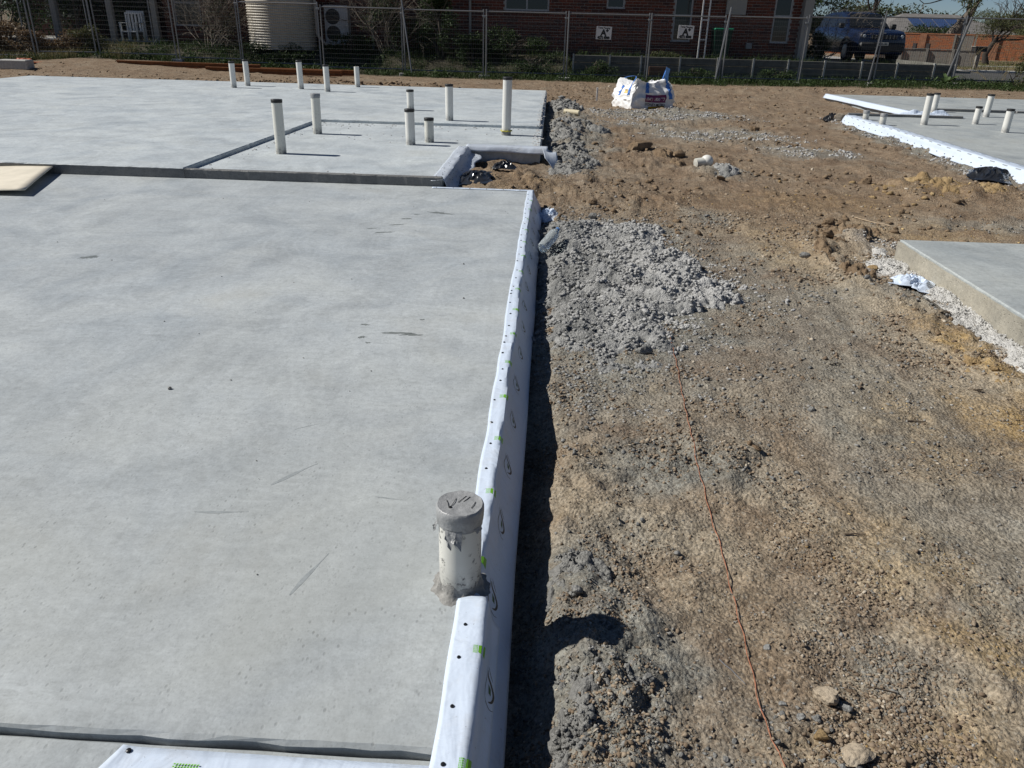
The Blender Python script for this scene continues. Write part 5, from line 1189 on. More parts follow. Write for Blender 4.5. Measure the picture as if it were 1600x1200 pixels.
# concrete sleeper retaining wall
M['sleeper'] = simple('grey concrete sleeper', (.15, .147, .13), .9, .22, 5, .15, bump=.4, bscale=30)
M['hpost'] = simple('galvanised wall post', (.44, .44, .42), .5, .1, metal=.3)
rw = thing('retaining_wall', 'low wall of grey concrete sleepers between pale steel posts', 'retaining wall', (6, 26.2, 0))
RX = [.62, 1.76, 2.73, 3.94, 5.1, 6.2, 7.27, 8.38, 9.51, 10.58, 11.7, 12.33]
for i, (a, b) in enumerate(zip(RX, RX[1:])):
    for k in range(3):
        z = -.10+.215*k; MB().rbox(a+.03, b-.03, 26.16+.006*random.random(), 26.24, z, z+.205, .008).build('sleeper', M['sleeper'], rw)
for x in RX: MB().box(x-.026, x+.026, 26.13, 26.155, -.15, .57).box(x-.008, x+.008, 26.156, 26.26, -.15, .565).build('wall_post', M['hpost'], rw)
for k in range(3): MB().rbox(12.34, 12.42, 26.25, 33.0, -.10+.215*k, .105+.215*k, .008).build('sleeper', M['sleeper'], rw)

# corrugated tank
M['tank'] = simple('cream corrugated steel', (.56, .52, .44), .45, .06, 3, .4)
tk = thing('water_tank', 'cream corrugated water tank standing by the house wall', 'water tank', (-8.72, 26.9, .46))
prof = []; z = .46
while z < 2.5: prof += [(1.04+.022*math.cos((z-.46)/.076*2*math.pi), z)]; z += .076/6
MB().lathe(prof, (-8.76, 27.0-.13, 0), 64, True).build('tank_shell', M['tank'], tk, True)
MB().lathe([(1.07, 2.5), (1.0, 2.56), (.2, 2.75)], (-8.76, 26.87, 0), 64, True).build('tank_lid', M['tank'], tk, True)
MB().tube([(-7.62, 26.75, 2.4), (-7.58, 26.7, .9), (-7.3, 26.7, .6)], .045, 10).build('tank_pipe', M['trim'], tk, True)
# air conditioner
ac = thing('air_conditioner', 'tall grey outdoor air conditioner unit against the brick wall', 'air conditioner', (-7.1, 27.6, .5)); M['acbody'] = simple('pale grey enamel', (.52, .53, .53), .45, .04)
MB().rbox(-7.52, -6.74, 27.42, 27.80, .58, 1.78, .012).build('casing', M['acbody'], ac)
for z in (1.44, .94):
    mb = MB().tube([(-7.24, 27.418, z), (-7.24, 27.43, z)], .235, 28); f = mb.build('fan_opening', M['ink'], ac); mb = MB()
    for k in range(1, 6): mb.tube([(-7.24+.042*k*math.cos(a), 27.412, z+.042*k*math.sin(a)) for a in [2*math.pi*q/20 for q in range(21)]], .004, 4, False)
    mb.build('fan_grille', M['wire'], f)
MB().rbox(-6.86, -6.78, 27.405, 27.419, .95, 1.2, .005).build('cover_plate', M['frame'], ac)
for x in (-7.4, -6.9): MB().box(x, x+.06, 27.45, 27.75, .44, .579).build('foot', M['ink'], ac)

# ------------------------------------------------------------------ plants
def leaf_mat(name, a, b, c, tr=.25): return island_mat(name, [(0, a), (.5, b), (1, c)], .6, .25, 0, 60, tr)
M['leaf_dark'] = leaf_mat('dark shrub leaves', (.018, .035, .012), (.035, .062, .02), (.06, .09, .03)); M['leaf_mid'] = leaf_mat('mid green leaves', (.022, .042, .012), (.04, .07, .02), (.075, .11, .035))
M['leaf_olive'] = leaf_mat('olive leaves', (.05, .06, .022), (.085, .095, .035), (.14, .14, .06)); M['leaf_dry'] = leaf_mat('dry brown leaves', (.09, .055, .03), (.17, .11, .06), (.26, .19, .11)); M['leaf_gum'] = leaf_mat('gum leaves', (.03, .045, .02), (.06, .08, .035), (.11, .12, .06))
M['grass'] = leaf_mat('green grass blades', (.018, .036, .008), (.034, .062, .014), (.075, .10, .03), .25); M['grass_dry'] = leaf_mat('dry grass blades', (.12, .11, .045), (.22, .19, .09), (.32, .27, .15), .3)
M['bark'] = simple('grey bark', (.13, .11, .09), .9, .35, 8, .15, bump=.8, bscale=25); M['bark_pale'] = simple('pale twig bark', (.22, .19, .155), .9, .3, 12); M['bark_dark'] = simple('dark bark', (.06, .05, .042), .9, .35, 8, .1, bump=.7, bscale=25)
def leaves(cl, n, size, seed, flat=.3, asp=2.2):
    """cl: (x,y,z,rx,ry,rz,weight); leaf-sized folded quads on and inside each clump"""
    rg = np.random.default_rng(seed); cl = np.array(cl, float); p = cl[:, 6]/cl[:, 6].sum(); k = rg.choice(len(cl), n, p=p); c = cl[k]
    d_ = rg.normal(size=(n, 3)); d_ /= np.linalg.norm(d_, axis=1)[:, None]; r_ = rg.random(n)**.45
    P_ = c[:, :3]+d_*r_[:, None]*c[:, 3:6]
    a = rg.normal(size=(n, 3))+d_*.8; a[:, 2] -= flat; a /= np.linalg.norm(a, axis=1)[:, None]
    b = np.cross(a, rg.normal(size=(n, 3))); b /= np.linalg.norm(b, axis=1)[:, None]+1e-9
    s_ = size*rg.uniform(.6, 1.4, n)[:, None]; L = a*s_; Wd = b*s_/asp
    V = np.stack([P_, P_+L*.5+Wd*.5, P_+L, P_+L*.5-Wd*.5], 1).reshape(-1, 3)
    return V, np.arange(4*n).reshape(n, 4)
def branch_mb(mb, p, d_, L, r_, depth, rr, spread=.55, up=.15, kids=(2, 4), n=4, wig=.12, shrink=.68, tips=None):
    pts = [Vector(p)]; d_ = Vector(d_).normalized(); m = 4
    for i in range(m):
        d_ = (d_+Vector((rr.gauss(0, wig), rr.gauss(0, wig), rr.gauss(0, wig)+up*.2))).normalized(); pts.append(pts[-1]+d_*L/m)
    mb.tube(pts, [r_*(1-.45*i/m) for i in range(m+1)], n if depth > 1 else 3, False)
    if tips is not None and depth <= 1: tips.append(pts[-1])
    if depth > 0:
        for k in range(rr.randint(*kids)):
            q = pts[rr.randint(2, m)] if k else pts[-1]; dd = (d_+Vector((rr.gauss(0, spread), rr.gauss(0, spread), rr.gauss(0, spread*.7)+up))).normalized()
            branch_mb(mb, q, dd, L*rr.uniform(.55, .9)*shrink/.68, r_*.58, depth-1, rr, spread, up, kids, n, wig, shrink, tips)
def bush(name, label, x, y, rx, ry, h, n, size, mat, seed, cat='bush', z=None, stems=5, gaps=9, asp=2.2, group=None):
    z0 = float(g(x, y)) if z is None else z; rr = random.Random(seed); t = thing(name, label, cat, (x, y, z0), group); mb = MB()
    for k in range(stems): branch_mb(mb, (x+rr.uniform(-.2, .2)*rx, y+rr.uniform(-.2, .2)*ry, z0-.05), (rr.gauss(0, .35), rr.gauss(0, .35), 1), h*.5, .018+.008*h, 2, rr, .6)
    mb.build('stems', M['bark'], t)
    cl = []
    for k in range(gaps+6):
        a, q = rr.uniform(0, 6.28), rr.random()**.6; zz = h*rr.uniform(.15, .88); w = math.sin(math.pi*(.18+.74*zz/h))
        s_ = rr.uniform(.20, .40); cl.append((x+rx*q*w*math.cos(a)*.8, y+ry*q*w*math.sin(a)*.8, z0+zz, rx*s_, ry*s_, h*s_*.6, s_))
    V, Fq = leaves(cl, n, size, seed, asp=asp); V = V-np.array((x, y, z0)); link('foliage', mesh_np('foliage', V, Fq, mat), t); return t
def twig_bush(name, label, x, y, w, h, nst, depth, seed, mat, cat='bush', r_=.012, kids=(2, 4), L=.5, z=None):
    z0 = float(g(x, y)) if z is None else z; rr = random.Random(seed); t = thing(name, label, cat, (x, y, z0)); mb = MB()
    for k in range(nst):
        a = rr.uniform(0, 6.28); branch_mb(mb, (x+.3*w*rr.uniform(-1, 1), y+.2*w*rr.uniform(-1, 1), z0-.05), (.5*math.cos(a), .5*math.sin(a), rr.uniform(.5, 1.2)), h*L, r_, depth, rr, .65, .1, kids)
    mb.build('twigs', mat, t); return t
twig_bush('twiggy_bush', 'bare brown twiggy bush between the porch and the water tank', -11.0, 26.6, 1.1, 1.9, 18, 3, 3, M['bark_pale'], r_=.010, kids=(3, 5))
bush('leafy_bush', 'sparse dark foliage growing through the twiggy bush', -10.7, 26.9, .8, .6, 1.9, 1500, .06, M['leaf_dark'], 4)
bush('dry_bush', 'rust brown dry bush at the far left behind the fence', -17.7, 25.6, 1.5, .9, 1.25, 5200, .085, M['leaf_dry'], 5, z=.0)
bush('dry_bush', 'smaller yellow brown dry bush just right of the rust brown one', -15.5, 26.0, .9, .6, .75, 2600, .07, M['leaf_dry'], 6, z=.15)
bush('leafy_bush', 'grey green weed clump below the porch edge', -14.7, 26.0, .8, .5, .75, 2400, .06, M['leaf_olive'], 7)
bush('garden_tree', 'dark green tree overhanging the porch at the top left', -17.0, 29.5, 3.2, 1.6, 3.6, 9000, .13, M['leaf_dark'], 8, 'tree', z=.5, gaps=24)
bush('leafy_bush', 'yellow green foliage beside the second porch column', -15.2, 28.9, 1.0, .5, 2.4, 2600, .10, M['leaf_mid'], 9, z=.5)
twig_bush('vine_bush', 'tangled leafless vine bush between the air conditioner and the prop', -5.3, 26.7, 1.0, 2.1, 16, 3, 13, M['bark_pale'], r_=.009, kids=(3, 4))
bush('leafy_bush', 'dark leafy bush growing through the tangled vine', -5.3, 26.9, 1.1, .6, 2.0, 4200, .06, M['leaf_dark'], 14)
bush('leafy_bush', 'big dark green bush right of the leaning prop', -3.7, 26.7, .95, .6, 2.3, 8000, .065, M['leaf_dark'], 15)
bush('leafy_bush', 'low dark bush at the foot of the big bush', -2.6, 26.4, .8, .5, .8, 3000, .06, M['leaf_dark'], 16)
bush('leafy_bush', 'leafy weeds before the retaining wall left of the bulk bag', 1.3, 25.6, .8, .35, .55, 2400, .05, M['leaf_mid'], 17)
bush('leafy_bush', 'dark weeds between the fence posts below the wide window', -.5, 25.7, .9, .4, .6, 2200, .05, M['leaf_dark'], 18)
bush('flower_bed', 'low yellow green plants on top of the retaining wall under the narrow window', 3.5, 26.6, .75, .2, .24, 1800, .045, M['leaf_olive'], 19, 'plants', z=.45, stems=2)
bush('leafy_bush', 'green weeds at the fence below the gate frame', 4.3, 25.5, .8, .3, .4, 1500, .05, M['leaf_mid'], 20)
bush('leafy_bush', 'green weeds at the fence below the tall pale window', 7.0, 25.6, .9, .3, .42, 1800, .05, M['leaf_mid'], 21)
bush('leafy_bush', 'low dark groundcover along the house wall left of the air conditioner pipe', -6.5, 26.6, 1.0, .4, .6, 3000, .06, M['leaf_dark'], 61)
bush('leafy_bush', 'low dark groundcover below the water tank', -8.8, 25.9, 1.5, .35, .5, 3500, .06, M['leaf_dark'], 62)
bush('leafy_bush', 'dark groundcover climbing the bank right of the big bush', -1.4, 26.5, 1.2, .5, .9, 4500, .06, M['leaf_dark'], 63)
bush('leafy_bush', 'dense dark shrub mass behind the rust brown bush at the left border', -18.5, 27.3, 1.6, .6, 2.2, 5000, .08, M['leaf_dark'], 64, z=.3)
bush('dry_bush', 'brown dry growth between the corner posts of the left fence', -16.4, 25.4, .9, .5, .8, 2600, .07, M['leaf_dry'], 65, z=.05)
hd = bush('hedge', 'clipped dark hedge at the left of the blue car', 8.95, 29.2, .6, .5, 1.0, 5000, .05, M['leaf_dark'], 22, 'hedge', z=.46)
twig_bush('bare_shrub', 'bare grey shrub rising above the hedge beside the house corner', 9.2, 29.6, .9, 2.0, 12, 3, 23, M['bark_pale'], 'shrub', .010, (3, 4), z=.46)
# leafy dock weed and sapling by the right fence
M['dock'] = leaf_mat('glossy weed leaves', (.05, .09, .03), (.09, .14, .05), (.16, .20, .09), .2)
z0 = float(g(11.3, 24.3)); wd = thing('broadleaf_weed', 'broad leaved weed growing at the fence left of the road', 'weed', (11.3, 24.3, z0)); rr = random.Random(4)
for k in range(16):
    a = rr.uniform(0, 6.28); L = rr.uniform(.25, .5); mb = MB(); V = []
    for i in range(6):
        t_ = i/5; w = .055*math.sin(math.pi*(.08+.9*t_)); c = Vector((11.3+L*t_*math.cos(a), 24.3+L*t_*math.sin(a)*.6, z0+.5*L*math.sin(t_*2.4)+.05+.1*rr.random()*t_)); s_ = Vector((-math.sin(a), math.cos(a), 0))*w; V += [c-s_, c+Vector((0, 0, -.01)), c+s_]
    mb.add(V, [(3*i+b, 3*i+b+1, 3*i+b+4, 3*i+b+3) for i in range(5) for b in (0, 1)]); mb.build('leaf', M['dock'], wd)
bush('sapling', 'slender dark green sapling in front of the road at the right border', 13.35, 24.3, .22, .2, .95, 900, .05, M['leaf_olive'], 30, 'sapling', stems=2, gaps=6)
twig_bush('sapling', 'thin yellowish twiggy sapling rising above the green one at the right', 14.0, 26.5, .5, 1.6, 5, 3, 31, simple('yellow twig', (.25, .20, .10), .9), 'sapling', .008, z=-.03)

# grass
def grass(name, label, n, fn, h0, h1, mat, seed):
    rg = np.random.default_rng(seed); x, y = fn(rg, n); n = len(x); z = g(x, y); h = rg.uniform(h0, h1, n); a = rg.random(n)*6.283; w = rg.uniform(.003, .007, n)
    lx, ly = rg.normal(0, .45, n)*h, rg.normal(0, .45, n)*h; dx, dy = np.cos(a)*w, np.sin(a)*w
    b0 = np.stack([x-dx, y-dy, z-.01], 1); b1 = np.stack([x+dx, y+dy, z-.01], 1); m0 = np.stack([x-dx*.7+lx*.35, y-dy*.7+ly*.35, z+h*.6], 1); m1 = np.stack([x+dx*.7+lx*.35, y+dy*.7+ly*.35, z+h*.6], 1); tp = np.stack([x+lx, y+ly, z+h], 1)
    V = np.stack([b0, b1, m1, m0, tp], 1).reshape(-1, 3); i = 5*np.arange(n)[:, None]
    Fq = np.concatenate([i+np.array([[0, 1, 2]]), i+np.array([[0, 2, 3]]), i+np.array([[3, 2, 4]])]); o = link(name, mesh_np(name, V, Fq, mat)); tag(o, label, kind='stuff')
edge = lambda x: np.interp(x, [-18, -15.5, -14.3, -11.3, -5, -2.9, .6, 4.2, 8.3, 11.5, 15], [22.3, 23.2, 24.0, 24.6, 24.3, 24.0, 24.0, 23.8, 24.0, 23.4, 23.0])
def verge(x0, x1, d0, d1):
    def f(rg, n):
        x = rg.uniform(x0, x1, n); y = edge(x)+.35*fbm(x, x*0, 1.2, 3, 4)+d0+(d1-d0)*rg.random(n); k = sstep(-.45, .25, fbm(x, y, .8, 3, 8)) > rg.random(n)*.8; return x[k], y[k]
    return f
grass('grass', 'green grass along the foot of the fence', 62000, verge(-19, 15.2, 0, 3.6), .05, .17, M['grass'], 1)
grass('grass', 'dry grass mixed into the fence verge at the left', 5000, verge(-19, -13, .3, 2.6), .1, .32, M['grass_dry'], 2)
grass('grass', 'taller weeds rising in the fence verge', 7000, verge(-14, 15, .6, 3.2), .15, .34, M['leaf_mid'], 3)
rg = np.random.default_rng(77); x_ = rg.uniform(-19, 15.2, 900); y_ = edge(x_)+.25+2.2*rg.random(900)**1.3; k_ = fbm(x_, y_, .9, 3, 12) > -.12; x_, y_ = x_[k_], y_[k_]
V, Fq = leaves(np.stack([x_, y_, g(x_, y_)+.07, 0*x_+.16, 0*x_+.14, .05+.09*rg.random(len(x_)), 0*x_+1], 1), 30000, .055, 78, .1, 1.7); o = link('ground_cover', mesh_np('ground_cover', V, Fq, M['leaf_mid'])); tag(o, 'low leafy weeds covering the fence verge', kind='stuff')
grass('grass', 'grass strip beyond the road at the right', 26000, lambda rg, n: (rg.uniform(12.6, 34, n), 36.3+9.0*rg.random(n)), .05, .13, leaf_mat('sunlit lawn', (.06, .085, .02), (.12, .14, .04), (.2, .19, .07)), 5)
# ------------------------------------------------------------------ road and far setting on the right
M['asphalt'] = simple('worn asphalt', (.075, .074, .07), .85, .2, 12, .25, bump=.4, bscale=120); M['kerb'] = simple('pale concrete kerb', (.50, .49, .46), .85, .1)
o = MB().box(12.6, 120, 26.9, 35.9, -.2, -.012).build('road', M['asphalt'], None, False, (20, 31, -.02)); tag(o, 'grey asphalt road behind the fence', kind='structure')
o = MB().rbox(12.6, 120, 35.902, 36.05, -.2, .07, .02).build('kerb', M['kerb'], None, False, (20, 36, 0)); tag(o, 'pale kerb on the far side of the road', kind='structure')
o = MB().box(17.5, 120, 40.6, 41.9, -.1, .075).build('footpath', M['kerb'], None, False, (25, 41, .05)); tag(o, 'pale footpath crossing the lawn', kind='structure')
o = MB().box(8.25, 12.9, 26.32, 40, .30, .372).build('driveway', simple('grey driveway concrete', (.30, .29, .27), .85), None, False, (10, 33, .4)); tag(o, 'grey concrete driveway under the blue car', kind='structure')

# dark blue four wheel drive
M['carblue'] = simple('dark blue car paint', (.004, .010, .034), .25, .05, 5, .6); M['carblue'].node_tree.nodes['Principled BSDF'].inputs['Coat Weight'].default_value = .25
M['carglass'] = NT('tinted car glass').done((.012, .014, .016), .04, .6); M['tyre'] = simple('tyre rubber', (.018, .018, .018), .8); M['rim'] = simple('grey alloy', (.3, .3, .31), .35, metal=.7); M['chrome'] = simple('chrome', (.6, .6, .6), .15, metal=1.); M['lamp'] = NT('headlamp lens').done((.55, .58, .60), .1, .6)
M['plate'] = simple('pale number plate', (.55, .55, .5), .5)
car = thing('parked_car', 'dark blue four wheel drive parked on the driveway behind the fence', 'car', (11.65, 33.2, .372)); car.rotation_euler = (0, 0, R(3))
# local frame: front towards -Y (y = -2.35), width along X
HW = .94
def st(y, hw, zb, zs, zt, in_): return [(-hw+.04, y, zb), (-hw, y, zb+.16), (-hw-.01, y, zs-.22), (-hw+.03, y, zs-.04), (-hw+in_, y, zt), (hw-in_, y, zt), (hw-.03, y, zs-.04), (hw+.01, y, zs-.22), (hw, y, zb+.16), (hw-.04, y, zb)]
body = [st(-2.36, .70, .42, .80, .86, .10), st(-2.30, .84, .34, .96, 1.01, .10), st(-2.1, .91, .30, 1.02, 1.08, .12), st(-1.5, HW, .30, 1.05, 1.13, .14), st(-1.0, HW, .30, 1.08, 1.15, .12), st(0, HW, .30, 1.11, 1.15, .08), st(1.2, HW, .30, 1.14, 1.18, .08), st(2.0, .92, .32, 1.14, 1.18, .08), st(2.33, .86, .40, 1.08, 1.14, .10), st(2.40, .76, .50, .95, 1.02, .12)]
V = [p for s_ in body for p in s_]; n = 10
Fs = [(i*n+k, i*n+(k+1) % n, (i+1)*n+(k+1) % n, (i+1)*n+k) for i in range(len(body)-1) for k in range(n)]+[tuple(range(n-1, -1, -1)), tuple((len(body)-1)*n+k for k in range(n))]
o = MB().add(V, Fs).build('body', M['carblue'], car, True, (0, 0, 0)); bv = o.modifiers.new('soft', 'BEVEL'); bv.width = .03; bv.segments = 2; bv.limit_method = 'ANGLE'
cab = [(-.98, .80, 1.14, .80, 1.15), (-.30, .80, 1.14, .64, 1.66), (.2, .80, 1.14, .64, 1.72), (1.3, .80, 1.15, .64, 1.71), (1.95, .80, 1.16, .62, 1.64), (2.30, .78, 1.16, .70, 1.20)]
V = []
for y, wb, zb, wt, zt in cab: V += [(-wb, y, zb), (-wt, y, zt-.03), (-wt+.07, y, zt), (wt-.07, y, zt), (wt, y, zt-.03), (wb, y, zb)]
n = 6; Fs = [(i*n+k, i*n+(k+1) % n, (i+1)*n+(k+1) % n, (i+1)*n+k) for i in range(len(cab)-1) for k in range(n)]+[tuple(range(5, -1, -1)), tuple(5*n+k for k in range(n))]
MB().add(V, Fs).build('cabin', M['carblue'], car, True, (0, 0, 0))
def quad(name, pts, mat, off=(0, 0, 0), th=.012):
    o = MB().add([Vector(p)+Vector(off) for p in pts], [(0, 1, 2, 3)]).build(name, mat, car, False, (0, 0, 0), thick=th); return o
quad('windscreen', [(-.73, -.93, 1.20), (.73, -.93, 1.20), (.58, -.36, 1.63), (-.58, -.36, 1.63)], M['carglass'], (0, -.02, .012))
for sx in (-1, 1):
    for a, b in ((-.52, .28), (.36, 1.12), (1.20, 1.95)):
        za, zb = (1.45 if a < -.4 else 1.62), 1.60 if b > 1.9 else 1.62
        fx_ = lambda z: sx*(.80-.16*(z-1.14)/.52+.006)
        quad('side_window', [(fx_(1.2), a-(.18 if a < -.4 else 0), 1.20), (fx_(1.2), b, 1.20), (fx_(zb), b-.02, zb), (fx_(za), a+.02, za)], M['carglass'])
    for y in (-1.45, 1.42):
        w = MB(); axm = Matrix.Rotation(R(90), 3, 'Y'); w.lathe([(.20, -.11), (.34, -.115), (.375, -.09), (.375, .09), (.34, .115), (.20, .11)], (sx*.84, y, .375), 28, True, axm); wo = w.build('wheel', M['tyre'], car, True, (0, 0, 0))
        rm = MB(); rm.lathe([(.235, -.01), (.24, .02), (.20, .03), (.05, .02)], (sx*.94, y, .375), 24, True, Matrix.Rotation(R(90)*sx, 3, 'Y')); rm.build('rim', M['rim'], wo, True, (0, 0, 0))
        ar = MB(); pts = [(sx*.955, y+.46*math.cos(a), .375+.46*math.sin(a)) for a in [math.pi*q/14 for q in range(15)]]; ar.tube(pts, .045, 6); ar.build('wheel_arch', M['tyre'], car, True, (0, 0, 0))
    MB().rbox(sx*.97-.10, sx*.97+.10, -.86, -.74, 1.14, 1.32, .03).build('mirror', M['darkcap'], car, True, (0, 0, 0))
    h_ = MB().rbox(sx*.66-.15, sx*.66+.15, -2.33, -2.20, .83, .97, .03).build('headlight', M['darkcap'], car, True, (0, 0, 0)); MB().lathe([(.062, 0), (.058, .012), (.03, .02)], (sx*.68, -2.33, .90), 18, True, Matrix.Rotation(R(90), 3, 'X')).build('lamp_ring', M['lamp'], h_, True, (0, 0, 0))
    MB().lathe([(.045, 0), (.04, .01)], (sx*.68, -2.345, .55), 16, True, Matrix.Rotation(R(90), 3, 'X')).build('fog_lamp', M['lamp'], car, True, (0, 0, 0))
    MB().tube([(sx*.60, -.2, 1.73), (sx*.60, -.1, 1.77), (sx*.60, 1.6, 1.75), (sx*.60, 1.7, 1.70)], .018, 6).build('roof_rail', M['darkcap'], car, True, (0, 0, 0))
    for y in (.15, 1.0): MB().rbox(sx*.955-.012, sx*.955+.012, y-.1, y+.06, .93, .965, .006).build('door_handle', M['carblue'], car, False, (0, 0, 0))
gr_ = MB().rbox(-.50, .50, -2.40, -2.34, .80, .97, .02).build('grille', M['carblue'], car, False, (0, 0, 0))
for k in range(7):
    x = -.39+.13*k; MB().rbox(x-.038, x+.038, -2.412, -2.402, .815, .955, .004).build('slot', M['ink'], gr_, False, (0, 0, 0)); MB().box(x-.044, x-.0385, -2.416, -2.404, .815, .955).build('slot_trim', M['chrome'], gr_, False, (0, 0, 0))
MB().rbox(-.82, .82, -2.44, -2.30, .40, .70, .05).build('bumper', M['darkcap'], car, True, (0, 0, 0))
pl_ = MB().rbox(-.19, .19, -2.452, -2.443, .60, .70, .004).build('number_plate', M['plate'], car, False, (0, 0, 0)); mb = MB()
for k, (w, hh) in enumerate([(.03, .06), (.035, .055), (.02, .06), (.03, .05), (.034, .06), (.03, .058)]): x = -.15+.052*k; mb.box(x, x+w, -2.4545, -2.4525, .62, .62+hh)
mb.build('plate_mark', M['ink'], pl_, False, (0, 0, 0))
MB().rbox(-.05, .05, -2.40, -2.36, 1.0, 1.02, .004).build('badge', M['chrome'], car, False, (0, 0, 0))

# paling fences, brick wall, letterbox
M['paling'] = simple('weathered grey timber', (.24, .225, .20), .9, .25, 14, .15, bump=.4)
def paling(x0, y0, x1, y1, z0, z1, label, cap=True, w=.10, posts=4):
    t = thing('paling_fence', label, 'fence', (x0, y0, z0)); L = math.dist((x0, y0), (x1, y1)); n = int(L/(w+.006)); ux, uy = (x1-x0)/L, (y1-y0)/L; A = Matrix(((ux, -uy, 0), (uy, ux, 0), (0, 0, 1)))
    for k in range(n):
        h_ = random.uniform(-.012, .012); o = MB().box(k*(w+.006), k*(w+.006)+w, random.uniform(-.004, .004), .018, 0, z1-z0+h_).build('paling', M['paling'], t, False, (0, 0, 0))
    for z in (.12, z1-z0-.12): MB().box(0, L, .03, .07, z, z+.07).build('rail', M['paling'], t, False, (0, 0, 0))
    if cap: MB().box(-.02, L+.02, -.03, .05, z1-z0+.014, z1-z0+.045).build('capping', M['paling'], t, False, (0, 0, 0))
    for k in range(posts+1): MB().box(L*k/posts-.045, L*k/posts+.045, -.11, -.02, -.1, z1-z0+.06).build('post', M['paling'], t, False, (0, 0, 0))
    t.rotation_euler = (0, 0, math.atan2(uy, ux)); return t
paling(15.4, 40.9, 19.5, 39.4, .03, .74, 'low grey paling fence with capping, right of the blue car')
g2 = paling(21.25, 45.9, 22.15, 45.5, .15, 1.36, 'short grey paling gate between two pale posts before the brick wall', False, .12, 1)
bw = thing('garden_wall', 'sunlit orange brick garden wall beyond the road', 'wall', (26, 48, .1)); M['orangebrick'] = simple('orange brick', (.40, .155, .075), .9, .22, 6, .15); M['tanbrick'] = simple('tan brick', (.34, .17, .10), .9, .22, 6, .15)
MB().box(15, 60, 48.012, 48.22, -.2, 1.395).build('wall_core', M['mortar'], bw)
mbs = [MB(), MB()]; z = .0; k = 0
bb = []
while z < 1.38:
    x = 15+(0 if k % 2 else -.12)
    while x < 34: bb.append((x, z)); x += .24
    z += .086; k += 1
near_b = set(sorted(bb, key=lambda p: abs(p[0]-22)+2*abs(p[1]-1.0))[:300]); bm2 = [MB().rbox(-.115, .115, 0, .06, 0, .076, .004).mesh('brick', m_) for m_ in (M['orangebrick'], M['tanbrick'])]
for p in bb:
    i = 0 if random.random() < .7 else 1
    if p in near_b: o = link('brick', bm2[i], bw); o.location = Vector((p[0]+.115, 48, p[1]))-ORG[bw.name]
    else: mbs[i].box(p[0], p[0]+.23, 48.0, 48.06, p[1], p[1]+.076)
for i, q in enumerate(mbs): o = q.build('brickwork', (M['orangebrick'], M['tanbrick'])[i], bw); o['kind'] = 'stuff'
MB().box(15, 60, 47.98, 48.25, 1.397, 1.44).build('coping', M['tanbrick'], bw)
for x in (19.0, 20.6, 24.2, 26.5, 29): MB().box(x-.17, x+.17, 47.93, 47.975, -.1, 1.43).build('pier', M['tanbrick'], bw)
lb = thing('letterbox', 'dark letterbox on a post at the end of the paling fence', 'letterbox', (18.75, 38, .02)); MB().box(18.68, 18.82, 37.93, 38.07, 0, .74).build('post', M['paling'], lb); MB().rbox(18.5, 19.0, 37.8, 38.2, .745, .93, .01).build('box', M['darkcap'], lb); MB().rbox(18.46, 19.04, 37.76, 38.24, .932, .965, .005).build('box_roof', M['paling'], lb)
tb = thing('garden_bench', 'dark low garden bench before the orange brick wall', 'bench', (19.5, 46, .2))
for x in (19.3, 20.0): MB().box(x, x+.06, 45.9, 46.3, .1, .95).build('side_frame', M['darkcap'], tb)
MB().box(19.361, 19.999, 45.9, 46.3, .5, .72).build('seat', M['darkcap'], tb)

bw.rotation_euler = (0, 0, R(-24)); _p = Vector((22, 48, .1)); bw.location = _p+Matrix.Rotation(R(-24), 3, 'Z') @ (Vector((26, 48, .1))-_p)
# trees
def tree(name, label, x, y, base, pts, r0, crown, n, size, lm, bm_, seed, limbs=7, cat='tree', asp=2.6):
    t = thing(name, label, cat, (x, y, base)); rr = random.Random(seed); mb = MB(); P_ = [Vector(p) for p in pts]; m = len(P_)
    mb.tube(P_, [r0*(1-.6*i/(m-1)) for i in range(m)], 10, True); mb.build('trunk', bm_, t, True); mb = MB()
    for k in range(limbs):
        q = P_[rr.randint(max(1, m//2), m-1)]; c = crown[k % len(crown)]; d_ = Vector(c[:3])-q; branch_mb(mb, q, d_, d_.length*.75, r0*.35, 3, rr, .5, .1, (2, 3), 5, .14)
    mb.build('limbs', bm_, t)
    if n:
        V, Fq = leaves(crown, n, size, seed, .5, asp); link('crown', mesh_np('crown', V-np.array((x, y, base)), Fq, lm), t)
    return t
def clumps(cx, cy, cz, rx, ry, rz, n, s0, s1, seed):
    rr = random.Random(seed); o = []
    for k in range(n):
        a, b, q = rr.uniform(0, 6.28), rr.uniform(-1, 1), rr.random()**.4; w = math.sqrt(1-b*b); s_ = rr.uniform(s0, s1); o.append((cx+rx*q*w*math.cos(a), cy+ry*q*w*math.sin(a), cz+rz*q*b, s_, s_, s_*.7, s_*s_))
    return o
tree('gum_tree', 'tall gum tree with a leaning dark trunk beyond the orange brick wall', 23.6, 52, 0, [(23.3, 52, 0), (23.7, 52, 1.2), (24.5, 52, 2.4), (25.4, 52, 4.2), (26.2, 52, 6)], .42, clumps(24.5, 52, 5.6, 4.5, 3, 2.9, 26, .6, 1.2, 5), 11000, .16, M['leaf_gum'], M['bark'], 6, 10)
tree('garden_tree', 'small round olive green tree with a forked dark trunk by the brick wall', 21.6, 42.6, .1, [(21.5, 42.6, .05), (21.35, 42.6, .55), (21.6, 42.6, 1.1), (21.9, 42.6, 1.7)], .17, clumps(22.6, 42.8, 2.0, 2.2, 1.4, .62, 34, .32, .6, 8), 12000, .075, M['leaf_olive'], M['bark_dark'], 9, 9)
